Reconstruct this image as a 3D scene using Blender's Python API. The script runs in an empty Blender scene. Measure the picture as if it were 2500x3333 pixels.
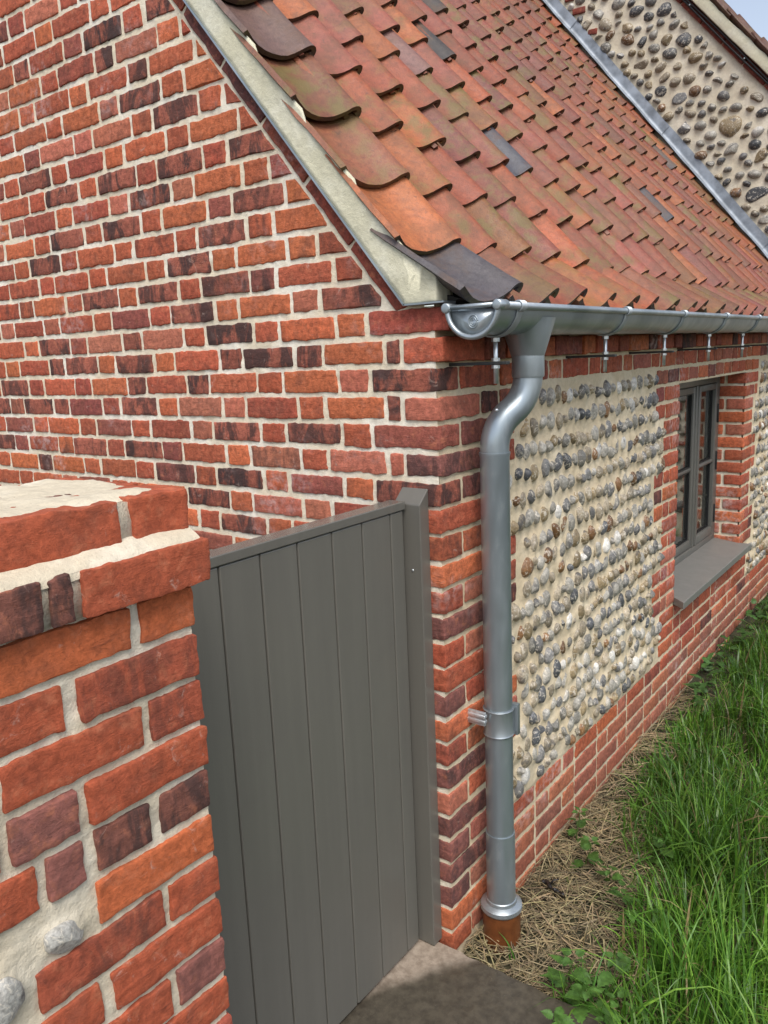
import bpy, math, random
import numpy as np
from mathutils import Matrix, Vector
random.seed(7); RNG = np.random.default_rng(11)
sc = bpy.context.scene
COL = sc.collection

# ------------------------------------------------------------------ camera
CAM = np.array([1.135, -1.730, 1.714])
CR = np.array([0.798832, 0.6001, -0.0418]); CU = np.array([-0.083195, 0.179031, 0.98032]); CF = np.array([-0.595773, 0.779633, -0.192941])
FPX = 2588.634
cd = bpy.data.cameras.new('camera'); cam = bpy.data.objects.new('camera', cd); COL.objects.link(cam)
cd.sensor_fit = 'VERTICAL'; cd.sensor_height = 36.0; cd.sensor_width = 27.0
cd.lens = FPX / 3333 * 36.0; cd.clip_start = 0.02; cd.clip_end = 500
M = Matrix.Identity(4)
for i in range(3):
    M[i][0] = CR[i]; M[i][1] = CU[i]; M[i][2] = -CF[i]; M[i][3] = CAM[i]
cam.matrix_world = M
sc.camera = cam

def pj(P):
    d = np.asarray(P, float) - CAM; k = d @ CF
    return 1250 + FPX * (d @ CR) / k, 1666.5 - FPX * (d @ CU) / k, k

# ------------------------------------------------------------------ light
SUN_EL, SUN_AZ = 55.0, 138.0          # azimuth: clockwise from +Y
w = bpy.data.worlds.new('World'); sc.world = w; w.use_nodes = True
nt = w.node_tree; nt.nodes.clear()
sky = nt.nodes.new('ShaderNodeTexSky'); sky.sky_type = 'NISHITA'; sky.sun_disc = False
sky.sun_elevation = math.radians(SUN_EL); sky.sun_rotation = math.radians(SUN_AZ)
sky.dust_density = 2.0; sky.ozone_density = 1.0; sky.air_density = 1.0
hs = nt.nodes.new('ShaderNodeHueSaturation'); hs.inputs['Saturation'].default_value = 0.6
bg = nt.nodes.new('ShaderNodeBackground'); bg.inputs['Strength'].default_value = 0.11
wo = nt.nodes.new('ShaderNodeOutputWorld')
nt.links.new(sky.outputs[0], hs.inputs['Color']); nt.links.new(hs.outputs[0], bg.inputs[0]); nt.links.new(bg.outputs[0], wo.inputs[0])
sl = bpy.data.lights.new('sun', 'SUN'); so = bpy.data.objects.new('sun', sl); COL.objects.link(so)
sl.energy = 1.5; sl.angle = math.radians(32); sl.color = (1.0, 0.95, 0.88)
az, el = math.radians(SUN_AZ), math.radians(SUN_EL)
sdir = Vector((math.sin(az) * math.cos(el), math.cos(az) * math.cos(el), math.sin(el)))
so.rotation_euler = sdir.to_track_quat('Z', 'Y').to_euler()
so.location = (3, -3, 6)
vs = sc.view_settings
vs.view_transform = 'Standard'; vs.look = 'None'; vs.exposure = 0.98; vs.gamma = 1.0; vs.use_curve_mapping = False
sc.render.engine = 'CYCLES'
sc.cycles.use_denoising = True
sc.cycles.max_bounces = 6; sc.cycles.diffuse_bounces = 3; sc.cycles.glossy_bounces = 3; sc.cycles.transmission_bounces = 4
sc.cycles.sample_clamp_indirect = 6

# ------------------------------------------------------------------ numpy noise
def _h(ix, iy, iz, seed):
    n = (ix.astype(np.int64) * 374761393 + iy.astype(np.int64) * 668265263 + iz.astype(np.int64) * 2147483647 + seed * 1274126177) & 0xffffffff
    n = ((n ^ (n >> 13)) * 1274126177) & 0xffffffff
    n = (n ^ (n >> 16)) & 0xffff
    return n.astype(np.float64) / 32767.5 - 1.0

def vn(P, f, seed=0):
    Q = np.asarray(P, float) * f + 100.0
    I = np.floor(Q).astype(np.int64); t = Q - I; t = t * t * (3 - 2 * t)
    x, y, z = I[..., 0], I[..., 1], I[..., 2]; a, b, c = t[..., 0], t[..., 1], t[..., 2]
    def L(p, q, k): return p + (q - p) * k
    r = []
    for dz in (0, 1):
        r.append(L(L(_h(x, y, z + dz, seed), _h(x + 1, y, z + dz, seed), a), L(_h(x, y + 1, z + dz, seed), _h(x + 1, y + 1, z + dz, seed), a), b))
    return L(r[0], r[1], c)

def vn3(P, f, seed=0):
    return np.stack([vn(P, f, seed), vn(P, f, seed + 31), vn(P, f, seed + 57)], -1)

# ------------------------------------------------------------------ mesh helpers
def make_mesh(name, V, faces, mat=None, smooth=True, tint=None):
    """faces: list of int arrays (n,3)/(n,4); tint: rgba for all or (nv,4)"""
    V = np.asarray(V, np.float32)
    me = bpy.data.meshes.new(name)
    me.vertices.add(len(V)); me.vertices.foreach_set('co', V.ravel())
    faces = [np.asarray(f, np.int32) for f in faces if len(f)]
    loops = np.concatenate([f.ravel() for f in faces])
    tot = np.concatenate([np.full(len(f), f.shape[1], np.int32) for f in faces])
    st = np.concatenate([[0], np.cumsum(tot)[:-1]]).astype(np.int32)
    me.loops.add(len(loops)); me.loops.foreach_set('vertex_index', loops)
    me.polygons.add(len(tot)); me.polygons.foreach_set('loop_start', st)
    me.polygons.foreach_set('use_smooth', np.full(len(tot), bool(smooth)))
    if tint is not None:
        a = me.attributes.new('tint', 'FLOAT_COLOR', 'POINT')
        t = np.asarray(tint, np.float32)
        if t.ndim == 1: t = np.tile(t, (len(V), 1))
        a.data.foreach_set('color', t.ravel())
    me.update(calc_edges=True)
    if smooth == 'sharp': me.set_sharp_from_angle(angle=math.radians(32))
    if mat: me.materials.append(mat)
    return me

WL = {}
def link(name, data, parent=None, loc=(0, 0, 0), rot=None, label=None, cat=None, group=None, kind=None):
    o = bpy.data.objects.new(name, data); COL.objects.link(o)
    loc = np.array(loc, float); WL[o.name] = loc
    if parent is not None:
        o.parent = parent; o.location = loc - WL[parent.name]
    else: o.location = loc
    if rot is not None: o.rotation_euler = rot
    if label: o['label'] = label
    if cat: o['category'] = cat
    if group: o['group'] = group
    if kind: o['kind'] = kind
    return o

def add(name, V, faces, mat, parent=None, smooth=True, tint=None, origin=None, rot=None, **k):
    V = np.asarray(V, float)
    if origin is None:
        lo, hi = V.min(0), V.max(0); origin = (lo + hi) / 2
    origin = np.array(origin, float)
    return link(name, make_mesh(name, V - origin, faces, mat, smooth, tint), parent, origin, rot, **k)

def thing(name, loc, label, cat, group=None, parent=None):
    return link(name, None, parent, loc, label=label, cat=cat, group=group)

class MB:
    """collects pieces of ONE part"""
    def __init__(s): s.V = []; s.F = []; s.n = 0; s.T = []
    def put(s, V, faces, tint=None):
        V = np.asarray(V, float); s.V.append(V)
        for f in faces:
            f = np.asarray(f)
            if len(f): s.F.append(f + s.n)
        s.T.append(np.tile(np.asarray(tint if tint is not None else (1, 1, 1, 0), float), (len(V), 1)) if tint is None or np.ndim(tint) == 1 else tint)
        s.n += len(V); return s
    def box(s, lo, hi, tint=None, bev=0.0):
        V, F = bevel_box(lo, hi, bev); return s.put(V, F, tint)
    def tube(s, pts, r, n=10, caps=True, tint=None):
        V, F = tube(pts, r, n, caps); return s.put(V, F, tint)
    def add(s, name, mat, parent=None, smooth=True, usetint=False, **k):
        f3 = [f for f in s.F if f.shape[1] == 3]; f4 = [f for f in s.F if f.shape[1] == 4]
        fs = []
        if f3: fs.append(np.concatenate(f3))
        if f4: fs.append(np.concatenate(f4))
        return add(name, np.concatenate(s.V), fs, mat, parent, smooth, np.concatenate(s.T) if usetint else None, **k)

_LAT = {}
def lattice(nx, ny, nz):
    key = (nx, ny, nz)
    if key in _LAT: return _LAT[key]
    I, J, K = np.meshgrid(range(nx), range(ny), range(nz), indexing='ij')
    m = (I == 0) | (I == nx - 1) | (J == 0) | (J == ny - 1) | (K == 0) | (K == nz - 1)
    ids = -np.ones((nx, ny, nz), int); ids[m] = np.arange(m.sum())
    Q = []
    def face(a, flip):
        q = np.stack([a[:-1, :-1], a[1:, :-1], a[1:, 1:], a[:-1, 1:]], -1).reshape(-1, 4)
        Q.append(q[:, ::-1] if flip else q)
    face(ids[:, :, -1], False); face(ids[:, :, 0], True)
    face(ids[-1], False); face(ids[0], True)
    face(ids[:, -1, :], True); face(ids[:, 0, :], False)
    r = (np.stack([I[m], J[m], K[m]], -1), np.concatenate(Q))
    _LAT[key] = r; return r

def axc(L, step, r):
    if step is None or L < 3 * r: return np.array([0, L]) if L < 3 * r else np.array([0, r, L - r, L])
    n = max(1, int(round((L - 2 * r) / step)))
    return np.concatenate([[0], np.linspace(r, L - r, n + 1), [L]])

def rough_box(lo, hi, step, r, amp=0.0, fine=0.0, seed=0, steps=None, an=(1, 1, 1)):
    lo = np.array(lo, float); hi = np.array(hi, float); S = hi - lo
    st = steps or (step, step, step)
    ax = [axc(S[i], st[i], r) for i in range(3)]
    idx, Q = lattice(*[len(a) for a in ax])
    P = np.stack([ax[i][idx[:, i]] for i in range(3)], -1)
    q = np.clip(P, r, S - r); d = P - q; L = np.linalg.norm(d, axis=1, keepdims=True)
    P = np.where(L > 1e-9, q + d / np.maximum(L, 1e-9) * r, P) + lo
    if amp: P = P + amp * vn3(P + seed * 1.37, 28.0, seed) * np.array(an)
    if fine: P = P + fine * vn3(P + seed * 0.77, 95.0, seed + 5) * np.array(an)
    return P, [Q]

def bevel_box(lo, hi, bev=0.002):
    if bev <= 0:
        lo = np.array(lo, float); hi = np.array(hi, float)
        P = np.array([[x, y, z] for x in (lo[0], hi[0]) for y in (lo[1], hi[1]) for z in (lo[2], hi[2])])
        return P, [np.array([[0, 1, 3, 2], [4, 6, 7, 5], [0, 4, 5, 1], [2, 3, 7, 6], [0, 2, 6, 4], [1, 5, 7, 3]])]
    return rough_box(lo, hi, None, bev)

def tube(pts, r, n=10, caps=True):
    P = np.array(pts, float); m = len(P); r = np.broadcast_to(np.array(r, float), (m,))
    T = np.gradient(P, axis=0); T /= np.linalg.norm(T, axis=1, keepdims=True) + 1e-12
    up = np.array([0, 0, 1.0]) if abs(T[0][2]) < 0.9 else np.array([1.0, 0, 0])
    V = []
    a = np.arange(n) / n * 2 * math.pi
    X = np.cross(T[0], up); X /= np.linalg.norm(X)
    for i in range(m):
        X = X - T[i] * (X @ T[i]); X /= np.linalg.norm(X); Y = np.cross(T[i], X)
        V.append(P[i] + r[i] * (np.cos(a)[:, None] * X + np.sin(a)[:, None] * Y))
    V = np.concatenate(V)
    i = np.arange(m - 1)[:, None] * n; j = np.arange(n)[None]; k = (j + 1) % n
    Q = np.stack([i + j, i + k, i + n + k, i + n + j], -1).reshape(-1, 4)
    F = [Q]
    if caps:
        V = np.concatenate([V, P[:1], P[-1:]]); c0, c1 = m * n, m * n + 1
        j = np.arange(n); k = (j + 1) % n; b = (m - 1) * n
        F.append(np.concatenate([np.stack([np.full(n, c0), k, j], -1), np.stack([np.full(n, c1), b + j, b + k], -1)]))
    return V, F

def lathe(prof, c, n=32):
    """prof: (r,z) list, around vertical axis at c"""
    prof = np.array(prof, float); m = len(prof); a = np.arange(n) / n * 2 * math.pi
    V = np.stack([c[0] + prof[:, 0][:, None] * np.cos(a), c[1] + prof[:, 0][:, None] * np.sin(a), c[2] + prof[:, 1][:, None] + 0 * a], -1).reshape(-1, 3)
    i = np.arange(m - 1)[:, None] * n; j = np.arange(n)[None]; k = (j + 1) % n
    return V, [np.stack([i + j, i + k, i + n + k, i + n + j], -1).reshape(-1, 4)]

def prism(poly, o, u, v, n, depth):
    """extruded polygon: 2-D points (a,b) -> o+a*u+b*v, pushed by n*depth; ends are fans"""
    o, u, v, n = [np.array(t, float) for t in (o, u, v, n)]
    p = np.array(poly, float); m = len(p)
    A = o + p[:, :1] * u + p[:, 1:] * v; B = A + n * depth
    cA, cB = A.mean(0), B.mean(0)
    V = np.concatenate([A, B, [cA, cB]])
    j = np.arange(m); k = (j + 1) % m
    Q = np.stack([j, k, m + k, m + j], -1)
    T = np.concatenate([np.stack([np.full(m, 2 * m), k, j], -1), np.stack([np.full(m, 2 * m + 1), m + j, m + k], -1)])
    return V, [Q, T]

def sheet(o, u, v, n, au, av, disp, keep=None):
    """height-field: o + a*u + b*v + disp*n"""
    o, u, v, n = [np.array(t, float) for t in (o, u, v, n)]
    A, B = np.meshgrid(au, av, indexing='ij')
    P = o + A[..., None] * u + B[..., None] * v
    D = disp(A, B, P)
    P = P + D[..., None] * n
    na, nb = A.shape; ids = np.arange(na * nb).reshape(na, nb)
    Q = np.stack([ids[:-1, :-1], ids[1:, :-1], ids[1:, 1:], ids[:-1, 1:]], -1)
    if keep is not None:
        ca = (A[:-1, :-1] + A[1:, 1:]) / 2; cb = (B[:-1, :-1] + B[1:, 1:]) / 2
        Q = Q[keep(ca, cb)]
    Q = Q.reshape(-1, 4)
    if np.cross(u, v) @ n < 0: Q = Q[:, ::-1]
    P = P.reshape(-1, 3)
    used = np.unique(Q); re = -np.ones(len(P), int); re[used] = np.arange(len(used))
    return P[used], [re[Q]]

# ------------------------------------------------------------------ materials
class NT:
    def __init__(s, name):
        s.m = bpy.data.materials.new(name); s.m.use_nodes = True; s.t = s.m.node_tree; s.t.nodes.clear()
        s.out = s.n('ShaderNodeOutputMaterial'); s.b = s.n('ShaderNodeBsdfPrincipled'); s.l(s.b.outputs[0], s.out.inputs[0])
        s.pos = s.n('ShaderNodeNewGeometry').outputs['Position']
    def n(s, t, **k):
        x = s.t.nodes.new(t)
        for a, b in k.items(): setattr(x, a, b)
        return x
    def l(s, a, b): s.t.links.new(a, b)
    def set(s, inp, v):
        if hasattr(v, 'is_linked') or isinstance(v, bpy.types.NodeSocket): s.l(v, inp)
        else: inp.default_value = v
    def noise(s, scale, detail=3, rough=0.55, vec=None, stretch=None, dist=0.0):
        x = s.n('ShaderNodeTexNoise'); x.inputs['Scale'].default_value = scale; x.inputs['Detail'].default_value = detail
        x.inputs['Roughness'].default_value = rough; x.inputs['Distortion'].default_value = dist
        v = vec or s.pos
        if stretch:
            mp = s.n('ShaderNodeMapping'); mp.inputs['Scale'].default_value = stretch; s.l(v, mp.inputs[0]); v = mp.outputs[0]
        s.l(v, x.inputs['Vector']); return x.outputs['Fac']
    def ramp(s, f, a, b, lo=0.0, hi=1.0):
        x = s.n('ShaderNodeMapRange', interpolation_type='SMOOTHSTEP'); s.l(f, x.inputs[0])
        for i, v in zip((1, 2, 3, 4), (a, b, lo, hi)): x.inputs[i].default_value = v
        return x.outputs[0]
    def mul(s, a, b, op='MULTIPLY'):
        x = s.n('ShaderNodeMath', operation=op); s.set(x.inputs[0], a); s.set(x.inputs[1], b); return x.outputs[0]
    def mix(s, f, a, b, mode='MIX'):
        x = s.n('ShaderNodeMix', data_type='RGBA', blend_type=mode)
        s.set(x.inputs[0], f)
        for i, v in ((6, a), (7, b)):
            if isinstance(v, bpy.types.NodeSocket): s.l(v, x.inputs[i])
            else: x.inputs[i].default_value = (*v, 1) if len(v) == 3 else v
        return x.outputs[2]
    def val(s, c, f):   # multiply a colour by a scalar socket
        x = s.n('ShaderNodeVectorMath', operation='SCALE'); s.l(c, x.inputs[0]); s.set(x.inputs[3], f); return x.outputs[0]
    def attr(s, name):
        x = s.n('ShaderNodeAttribute', attribute_name=name); return x.outputs['Color'], x.outputs['Alpha']
    def bump(s, h, strength=0.5, dist=0.003, prev=None):
        x = s.n('ShaderNodeBump'); x.inputs['Strength'].default_value = strength; x.inputs['Distance'].default_value = dist
        s.l(h, x.inputs['Height'])
        if prev: s.l(prev, x.inputs['Normal'])
        return x.outputs[0]
    def fin(s, col=None, rough=0.8, metal=0.0, spec=0.5, normal=None):
        if col is not None:
            if isinstance(col, bpy.types.NodeSocket): s.l(col, s.b.inputs['Base Color'])
            else: s.b.inputs['Base Color'].default_value = (*col, 1)
        s.set(s.b.inputs['Roughness'], rough); s.set(s.b.inputs['Metallic'], metal)
        s.b.inputs['Specular IOR Level'].default_value = spec
        if normal: s.l(normal, s.b.inputs['Normal'])
        return s.m

def brick_mat(name, bumpd=0.0045):
    m = NT(name); c, a = m.attr('tint')
    near_ = 'close' in name
    n1 = m.noise(13, 3); n2 = m.noise(75 if near_ else 62, 7, 0.75, dist=0.35); n3 = m.noise(330 if near_ else 190, 4, 0.75)
    col = m.val(c, m.ramp(n2, 0.28, 0.72, *((0.70, 1.28) if near_ else (0.58, 1.42))))
    col = m.mix(m.ramp(n1, 0.48, 0.72, 0, 0.40), col, (0.15, 0.060, 0.042))
    col = m.mix(m.ramp(m.noise(34, 5, 0.65), 0.52, 0.74, 0, 0.5), col, (0.56, 0.20, 0.105))
    n4 = m.noise(13, 5, 0.7, stretch=(1, 1, 0.4), dist=0.7)
    burn = m.mul(m.ramp(n4, 0.44, 0.57), a)
    col = m.mix(m.mul(burn, 0.88), col, (0.030, 0.025, 0.026))
    pale = m.ramp(m.noise(24, 6, 0.75, dist=1.0), 0.60, 0.72, 0, 0.40)
    col = m.mix(pale, col, (0.56, 0.42, 0.35))
    lilac = m.ramp(m.noise(2.3, 3, 0.6, stretch=(1, 1, 1.4)), 0.54, 0.70, 0, 0.0 if near_ else 0.5)
    col = m.mix(m.mul(lilac, m.ramp(m.noise(40, 3), 0.4, 0.7)), col, (0.62, 0.47, 0.45))
    col = m.mix(m.ramp(n3, 0.60, 0.72, 0, 0.6), col, (0.06, 0.03, 0.025))
    col = m.mix(m.ramp(n3, 0.36, 0.26, 0, 0.35), col, (0.62, 0.36, 0.24))
    nc = m.noise(48, 6, 0.7, stretch=(0.35, 0.35, 1.3), dist=0.5)
    col = m.mix(m.ramp(nc, 0.60, 0.70, 0, 0.45), col, (0.10, 0.035, 0.025))
    nb = m.bump(nc, 0.7, bumpd); nb = m.bump(n2, 0.6, bumpd, nb); nb = m.bump(n3, 0.6, bumpd * 0.35, nb)
    return m.fin(col, 0.85, normal=nb, spec=0.3)

def mortar_mat(name, base=(0.74, 0.645, 0.49), pale=(0.86, 0.82, 0.73)):
    m = NT(name)
    n1 = m.noise(5, 4, 0.6); n2 = m.noise(60, 5, 0.7); n3 = m.noise(300, 3, 0.7)
    col = m.mix(m.ramp(n1, 0.42, 0.66, 0, 0.8), base, pale)
    col = m.mix(m.ramp(n2, 0.35, 0.7, 0, 0.35), col, tuple(0.62 * x for x in base))
    col = m.mix(m.ramp(n3, 0.58, 0.74, 0, 0.45), col, (0.28, 0.22, 0.15))
    col = m.mix(m.ramp(m.noise(16, 6, 0.75), 0.60, 0.74, 0, 0.30), col, (0.33, 0.28, 0.20))
    nb = m.bump(n2, 0.6, 0.005); nb = m.bump(n3, 0.6, 0.002, nb)
    return m.fin(col, 0.92, normal=nb, spec=0.2)

def tile_mat():
    m = NT('pantile_clay'); c, a = m.attr('tint')
    n1 = m.noise(9, 6, 0.7); n2 = m.noise(44, 8, 0.78); n3 = m.noise(210, 4, 0.7)
    col = m.val(c, m.ramp(n2, 0.25, 0.75, 0.66, 1.34))
    col = m.mix(m.ramp(n1, 0.44, 0.66, 0, 0.55), col, (0.13, 0.068, 0.04))
    col = m.mix(m.mul(m.ramp(m.noise(11, 5, 0.7), 0.46, 0.62), a), col, (0.13, 0.115, 0.03))
    col = m.mix(m.ramp(m.noise(26, 6, 0.75, dist=0.6), 0.60, 0.72, 0, 0.65), col, (0.060, 0.040, 0.028))
    col = m.mix(m.ramp(m.noise(90, 4, 0.7), 0.58, 0.72, 0, 0.55), col, (0.075, 0.045, 0.030))
    col = m.mix(m.ramp(m.noise(17, 5, 0.7, dist=0.4), 0.66, 0.78, 0, 0.3), col, (0.48, 0.27, 0.18))
    col = m.mix(m.ramp(n3, 0.58, 0.70, 0, 0.65), col, (0.05, 0.03, 0.02))
    nb = m.bump(n2, 0.5, 0.005); nb = m.bump(n3, 0.4, 0.0015, nb)
    return m.fin(col, m.ramp(n1, 0.3, 0.7, 0.38, 0.62), normal=nb, spec=0.5)

def flint_mat():
    m = NT('flint_stone'); c, a = m.attr('tint')
    n1 = m.noise(52, 5, 0.65, dist=1.5); n2 = m.noise(140, 4, 0.7); n3 = m.noise(22, 3, 0.5)
    col = m.val(c, m.ramp(n2, 0.25, 0.75, 0.6, 1.4))
    col = m.mix(m.ramp(n1, 0.55, 0.61, 0, 0.7), col, (0.62, 0.57, 0.48))
    col = m.mix(m.ramp(n3, 0.58, 0.68, 0, 0.7), col, (0.07, 0.07, 0.075))
    col = m.mix(m.ramp(n1, 0.34, 0.26, 0, 0.5), col, (0.26, 0.16, 0.08))
    nb = m.bump(n2, 0.4, 0.002); nb = m.bump(n1, 0.3, 0.004, nb)
    return m.fin(col, m.ramp(n3, 0.3, 0.7, 0.28, 0.6), normal=nb, spec=0.5)

def zinc_mat(name='galvanised_steel', base=(0.42, 0.46, 0.485), dark=(0.29, 0.33, 0.355)):
    m = NT(name)
    n1 = m.noise(7, 3, 0.5, stretch=(1, 1, 0.15)); n2 = m.noise(40, 4, 0.6, stretch=(1, 1, 0.3))
    col = m.mix(m.ramp(n1, 0.35, 0.65), base, dark)
    col = m.mix(m.ramp(n2, 0.55, 0.75, 0, 0.35), col, (0.45, 0.48, 0.50))
    return m.fin(col, m.ramp(n2, 0.3, 0.7, 0.30, 0.46), metal=0.7, spec=0.5)

def paint_mat(name, base, rough=0.38, wet=False):
    m = NT(name)
    n1 = m.noise(3.5, 4, 0.6); n2 = m.noise(300, 2, 0.5)
    col = m.mix(m.ramp(n1, 0.35, 0.7, 0, 0.35), base, tuple(0.8 * x for x in base))
    col = m.mix(m.ramp(m.noise(14, 5, 0.7), 0.68, 0.76, 0, 0.5), col, tuple(0.55 * x for x in base))
    st = m.noise(30, 4, 0.6, stretch=(1, 1, 0.05)); col = m.mix(m.ramp(st, 0.35, 0.75, 0, 0.22), col, tuple(1.35 * x for x in base))
    nb = m.bump(st, 0.15, 0.0012); nb = m.bump(n2, 0.15, 0.001, nb)
    return m.fin(col, m.ramp(n1, 0.3, 0.7, rough - 0.06, rough + 0.1), normal=nb)

def simple_mat(name, col, rough=0.6, metal=0.0, var=0.25, scale=40):
    m = NT(name); n = m.noise(scale, 4, 0.6)
    c = m.mix(m.ramp(n, 0.3, 0.7), tuple((1 - var) * x for x in col), tuple(min(1, (1 + var) * x) for x in col))
    return m.fin(c, rough, metal, normal=m.bump(n, 0.2, 0.001))

def leaf_mat(name, translucent=0.35, rough=0.42, vein=False):
    m = NT(name); c, a = m.attr('tint')
    n = m.noise(70, 3, 0.5)
    col = m.val(c, m.ramp(n, 0.3, 0.7, 0.75, 1.25))
    m.fin(col, rough, spec=0.4)
    tr = m.n('ShaderNodeBsdfTranslucent'); m.l(m.val(col, 1.2), tr.inputs[0])
    mx = m.n('ShaderNodeMixShader'); mx.inputs[0].default_value = translucent
    m.l(m.b.outputs[0], mx.inputs[1]); m.l(tr.outputs[0], mx.inputs[2]); m.l(mx.outputs[0], m.out.inputs[0])
    return m.m

MT = dict(
    brick=brick_mat('handmade_brick'), brick_near=brick_mat('handmade_brick_close', 0.0035),
    mortar=mortar_mat('lime_mortar'), flintbed=mortar_mat('flint_bed_mortar', (0.63, 0.52, 0.355), (0.70, 0.605, 0.445)),
    verge=mortar_mat('verge_mortar', (0.62, 0.59, 0.44), (0.74, 0.72, 0.60)),
    tile=tile_mat(), flint=flint_mat(), zinc=zinc_mat(), zinc_pipe=zinc_mat('galvanised_pipe', (0.41, 0.46, 0.49), (0.29, 0.335, 0.365)),
    bright=simple_mat('zinc_plated_fixing', (0.55, 0.58, 0.60), 0.35, 0.7), darkiron=simple_mat('dark_iron', (0.05, 0.05, 0.05), 0.5, 0.4),
    gate=paint_mat('taupe_grey_gate_paint', (0.122, 0.116, 0.100), 0.36), window=paint_mat('grey_window_paint', (0.115, 0.112, 0.10), 0.4),
    sill=paint_mat('grey_sill_paint', (0.165, 0.160, 0.148), 0.42),
    underlay=simple_mat('dark_roof_underlay', (0.02, 0.018, 0.016), 0.9), lead=simple_mat('weathered_lead', (0.25, 0.28, 0.32), 0.5, 0.15, 0.35, 9),
    clay=simple_mat('brown_plastic_drain', (0.125, 0.040, 0.012), 0.38, 0, 0.25, 25), cable=simple_mat('black_cable', (0.012, 0.012, 0.013), 0.45),
    leaf=leaf_mat('nettle_leaf', 0.3, 0.5), grass=leaf_mat('grass_blade', 0.35, 0.36), straw=leaf_mat('dry_straw', 0.1, 0.7),
    rubber=simple_mat('black_seal', (0.01, 0.01, 0.011), 0.5),
)
# glass
g = NT('window_glass'); g.fin((0.9, 0.95, 0.93), 0.02); g.b.inputs['Transmission Weight'].default_value = 1.0; g.b.inputs['IOR'].default_value = 1.5; MT['glass'] = g.m
# damp concrete slab: wet everywhere but a dry margin along the gate and the house corner
m = NT('damp_concrete')
sx = m.n('ShaderNodeSeparateXYZ'); m.l(m.pos, sx.inputs[0])
dn = m.noise(7, 4, 0.6)
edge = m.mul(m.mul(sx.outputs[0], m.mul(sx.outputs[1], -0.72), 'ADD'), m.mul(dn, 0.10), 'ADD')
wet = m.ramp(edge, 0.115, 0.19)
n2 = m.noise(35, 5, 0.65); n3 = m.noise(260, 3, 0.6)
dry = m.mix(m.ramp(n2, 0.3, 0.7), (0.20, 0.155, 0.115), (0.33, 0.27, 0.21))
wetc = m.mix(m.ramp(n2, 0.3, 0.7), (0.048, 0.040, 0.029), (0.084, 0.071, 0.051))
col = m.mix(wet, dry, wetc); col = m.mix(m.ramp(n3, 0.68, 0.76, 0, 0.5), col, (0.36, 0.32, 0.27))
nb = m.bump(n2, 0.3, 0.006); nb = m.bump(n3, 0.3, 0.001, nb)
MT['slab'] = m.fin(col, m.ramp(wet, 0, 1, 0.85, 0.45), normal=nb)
m = NT('dark_soil'); n2 = m.noise(30, 5, 0.7); n1 = m.noise(2, 4)
MT['soil'] = m.fin(m.mix(m.ramp(n2, 0.3, 0.7), (0.018, 0.020, 0.008), (0.055, 0.050, 0.022)), 0.95, normal=m.bump(n2, 0.8, 0.02))

# ------------------------------------------------------------------ ground
def gz(x, y):   # ground level outside: lower by the drain, rising gently along the wall
    return -0.075 + 0.035 * np.clip((np.asarray(y) - 0.3) / 3.0, 0, 1) + 0.03 * np.clip((np.asarray(x) - 0.3) / 1.0, 0, 1)
au = np.concatenate([[-40, -12, -5, -2.2], np.arange(-1.0, 3.0, 0.06), [4, 8, 20, 40]])
av = np.concatenate([[-40, -12, -5, -3], np.arange(-1.5, 6.0, 0.06), [8, 14, 25, 40]])
V, F = sheet((0, 0, 0), (1, 0, 0), (0, 1, 0), (0, 0, 1), au, av, lambda A, B, P: gz(A, B) + 0.012 * vn(P, 4.0, 3) + 0.006 * vn(P, 14, 4))
add('ground', V, F, MT['soil'], origin=(0, 0, 0), kind='structure')
# concrete slab in front of the gate (chipped straight edge by the house corner)
au = np.concatenate([np.arange(-1.9, -0.2, 0.1), np.arange(-0.2, 0.52, 0.012)]); av = np.concatenate([np.arange(-3.2, -0.7, 0.1), np.arange(-0.7, -0.005, 0.012)])
V, F = sheet((0, 0, 0), (1, 0, 0), (0, 1, 0), (0, 0, 1), au, av, lambda A, B, P: 0.0022 * vn(P, 9, 8) + 0.0012 * vn(P, 40, 9) - 0.02 * np.clip((B + 0.02) / 0.015, 0, 1) ** 2 - 0.03 * np.clip((A - 0.49) / 0.03, 0, 1) ** 2)
edgej = 0.006 * vn(V, 30, 3) + 0.005 * vn(V, 9, 4)
V[:, 1] += np.where(V[:, 1] > -0.06, edgej, 0)
mb = MB().put(V, F).box((-1.9, -3.2, -0.14), (0.50, -0.022, -0.008))
mb.add('path_slab', MT['slab'], kind='structure')

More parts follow.
